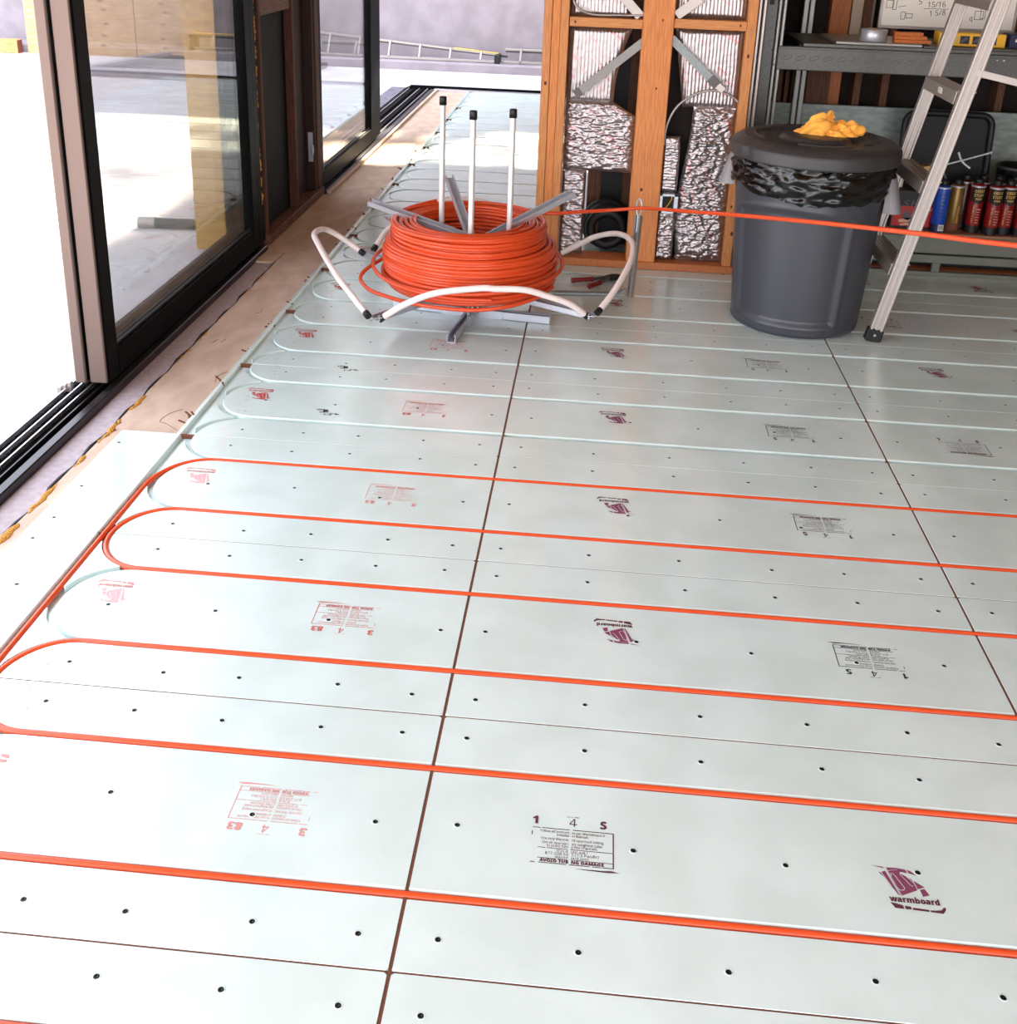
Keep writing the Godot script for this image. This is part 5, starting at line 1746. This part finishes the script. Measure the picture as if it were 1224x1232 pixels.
func build_small_things() -> void:
	var y := 0.2125
	var bc := foam_can("spray_can", "blue spray can with a white barcode at the edge of the lower shelf", Vector3(1.912, y, -4.005), M.blue, M.navy, false, "", 0.215)
	part("barcode", box(Vector3(0.026, 0.030, 0.001), 0.0), M.print_white, bc, Vector3(0.008, 0.024, 0.0336))
	var bars := st_new()
	for k in 8:
		box_to(bars, Transform3D(Basis.IDENTITY, Vector3(-0.002 + 0.0028 * k, 0.024, 0.0343)), Vector3(0.0014, 0.022, 0.0004), 0.0)
	part("bars", bars.commit(), M.print_grey, bc)
	var bl := st_new()
	for k in 7:
		box_to(bl, Transform3D(Basis.IDENTITY, Vector3(0.0, 0.185 - 0.018 * k, 0.0335)), Vector3(0.026 - 0.004 * (k % 3), 0.005, 0.0014), 0.0)
	part("fine_print", bl.commit(), M.navy, bc)
	var gc := foam_can("spray_can", "bronze coloured spray can between the blue can and the red cans", Vector3(1.992, y, -4.05), M.gold, M.timber_end, false, "", 0.215)
	var gl := st_new()
	letters_to(gl, "HIGH HEAT", 0.011, Transform3D(Basis(Vector3(0, 0, 1), PI / 2), Vector3(0.010, 0.085, 0.0325)), 0.085, true)
	part("upright_lettering", gl.commit(), M.print_gold, gc)
	var x0 := [2.078, 2.157, 2.223, 2.300]
	var lb := ["red foam can standing next to the bronze can, first of the front row", "red foam can, second of the front row of four", "red foam can, third of the front row of four", "red foam can last in the front row, cut by the picture edge"]
	for k in 4:
		foam_can("foam_can", lb[k], Vector3(x0[k], y, [-4.02, -3.995, -4.01, -4.0][k]), M.red_can, M.black_soft, true, "red foam cans on the lower shelf", 0.228)
	var lb2 := ["dark red foam can behind the gap beside the bronze can", "dark red foam can behind the first front can", "dark red foam can behind the second front can", "dark red foam can behind the third front can"]
	for k in 4:
		foam_can("foam_can", lb2[k], Vector3(2.046 + 0.078 * k, y, -4.105), M.red_dark, M.black_soft, false, "red foam cans on the lower shelf", 0.228)
	var bk := thing("black_bucket", "black tub with a grey rim behind the red cans", "bucket", Vector3(2.34, y, -4.26))
	part("tub", lathe([Vector2(0, 0.0), Vector2(0.09, 0.0), Vector2(0.105, 0.275), Vector2(0.108, 0.280), Vector2(0.108, 0.292), Vector2(0.101, 0.292), Vector2(0.087, 0.01), Vector2(0, 0.01)], 32), M.black_soft, bk)
	part("rim", lathe([Vector2(0.1085, 0.276), Vector2(0.111, 0.279), Vector2(0.111, 0.287), Vector2(0.1085, 0.290)], 32), M.alu_dark, bk)
	# the box of wipes
	var wx := thing("towel_box", "black and red carton of shop towels left of the ladder rail on the lower shelf", "box", Vector3(1.800, y, -4.11))
	part("carton", box(Vector3(0.215, 0.185, 0.16), 0.002), M.black_soft, wx, Vector3(0, 0.0925, 0))
	part("red_face", box(Vector3(0.205, 0.098, 0.001), 0.0), M.red_box, wx, Vector3(0.002, 0.060, 0.0805))
	var t1 := st_new()
	letters_to(t1, "off.", 0.030, Transform3D(Basis.from_euler(Vector3(-0.2, 0, 0.10)), Vector3(0.035, 0.160, 0.0808)), 0.050)
	part("lettering", t1.commit(), M.print_white, wx)
	var t2 := st_new()
	letters_to(t2, "SHOP", 0.034, Transform3D(Basis(Vector3(1, 0, 0), Vector3(0.3, 1, 0), Vector3(0, 0, 1)), Vector3(0.020, 0.122, 0.0808)), 0.150, true)
	part("lettering", t2.commit(), M.print_grey, wx)
	var t3 := st_new()
	letters_to(t3, "ORIGINAL", 0.014, Transform3D(Basis.IDENTITY, Vector3(0.055, 0.096, 0.0813)), 0.085, true)
	part("lettering", t3.commit(), M.print_cream, wx)
	# printed picture of a kneeling worker: flat shapes
	var pf := st_new()
	var picture := [[[-0.040, 0.088], [-0.030, 0.096], [-0.022, 0.088], [-0.026, 0.080], [-0.036, 0.080]], [[-0.050, 0.078], [-0.030, 0.082], [-0.014, 0.072], [-0.010, 0.045], [-0.030, 0.040], [-0.055, 0.048]]]
	for p in picture:
		var pl := PackedVector2Array()
		for q in p:
			pl.append(Vector2(q[0], q[1]))
		slab(pl, 0.0005, Transform3D(Basis.IDENTITY, Vector3(0, 0, 0.0811)), pf)
	part("printed_picture", pf.commit(), M.print_grey, wx)
	var pk := st_new()
	for p in [[[-0.070, 0.040], [-0.040, 0.052], [-0.012, 0.050], [-0.006, 0.038], [-0.030, 0.030], [-0.066, 0.028]], [[-0.062, 0.020], [-0.020, 0.028], [-0.010, 0.016], [-0.055, 0.012]]]:
		var pl := PackedVector2Array()
		for q in p:
			pl.append(Vector2(q[0], q[1]))
		slab(pl, 0.0005, Transform3D(Basis.IDENTITY, Vector3(0, 0, 0.0811)), pk)
	part("printed_picture", pk.commit(), M.print_cream, wx)
	# the open black case
	var cs := thing("black_case", "open black case with rounded corners leaning against the pale green panel", "case", Vector3(1.985, y + 0.014, -4.40))
	var tilt := Transform3D(Basis(Vector3(1, 0, 0), -0.12), Vector3(0, 0.250, 0.05))
	part("back", slab(rounded(0.43, 0.50, 0.055, 6), 0.016, tilt).commit(), M.black, cs)
	var lip := PackedVector3Array()
	for p in rounded(0.425, 0.495, 0.055, 6):
		lip.append(tilt * Vector3(p.x, p.y, 0.03))
	part("lip", tube(lip, 0.016, 10, true), M.black_soft, cs)
	# caulking gun
	var cg := thing("caulking_gun", "caulking gun with a bare steel rod lying on top of the cans", "tool", Vector3(0, 0, 0))
	part("rod", tube(PackedVector3Array([Vector3(1.885, 0.512, -4.07), Vector3(2.112, 0.592, -4.06)]), 0.0045, 8), M.galv, cg)
	part("hook", tube(curve([Vector3(2.112, 0.592, -4.06), Vector3(2.122, 0.598, -4.06), Vector3(2.120, 0.586, -4.055)], 6), 0.004, 8), M.galv, cg)
	var tr := st_new()
	channel_to(tr, Vector3(1.760, 0.478, -4.09), Vector3(1.890, 0.512, -4.07), 0.05, 0.036)
	part("cradle", tr.commit(), M.gold, cg)
	part("trigger", tube(curve([Vector3(1.905, 0.505, -4.07), Vector3(1.93, 0.46, -4.06), Vector3(1.935, 0.42, -4.06)], 6), 0.007, 8), M.alu_dark, cg)
	part("catch", tube(curve([Vector3(1.975, 0.585, -4.08), Vector3(1.995, 0.545, -4.07), Vector3(2.035, 0.515, -4.06)], 6), 0.006, 8), M.galv, cg)
	var wr := thing("paper_roll", "small white paper cone standing on the black and red carton", "paper", Vector3(1.725, y + 0.186, -4.12))
	part("cone", lathe([Vector2(0.024, 0.0), Vector2(0.026, 0.06), Vector2(0.014, 0.115), Vector2(0.004, 0.125), Vector2(0, 0.125)], 20), M.board_white, wr)
	# cutters on the floor
	var pl := thing("pipe_cutters", "red handled cutters lying on the floor by the stud wall", "cutters")
	for q in [[Vector3(0.165, 0.014, -3.49), Vector3(0.262, 0.016, -3.525), Vector3(0.325, 0.016, -3.565)], [Vector3(0.248, 0.014, -3.415), Vector3(0.295, 0.016, -3.475), Vector3(0.335, 0.016, -3.555)]]:
		var pts := curve([q[0], q[1]], 8)
		var rr := PackedFloat32Array()
		for i in pts.size():
			rr.append(0.013 - 0.003 * sin(PI * i / float(pts.size())))
		var st := st_new()
		tube_to(st, pts, 0.012, 10, false, true, rr)
		part("handle", st.commit(), M.red_grip, pl)
		var sh := st_new()
		bar_to(sh, q[1], q[2], 0.018, 0.010)
		part("shank", sh.commit(), M.alu_dark, pl)
	part("pivot", lathe([Vector2(0, 0.012), Vector2(0.014, 0.011), Vector2(0.017, 0.0), Vector2(0, 0.0)], 16), M.alu_dark, pl, Vector3(0.330, 0.010, -3.560))
	var jw := slab(PackedVector2Array([Vector2(0.0, -0.022), Vector2(0.05, -0.030), Vector2(0.078, -0.012), Vector2(0.070, 0.016), Vector2(0.045, 0.026), Vector2(0.0, 0.018)]), 0.014, Transform3D(Basis(Vector3(0.8, 0, -0.6), Vector3(-0.6, 0, -0.8), Vector3(0, 1, 0)), Vector3(0.328, 0.006, -3.562)))
	part("jaws", jw.commit(), M.rubber, pl)
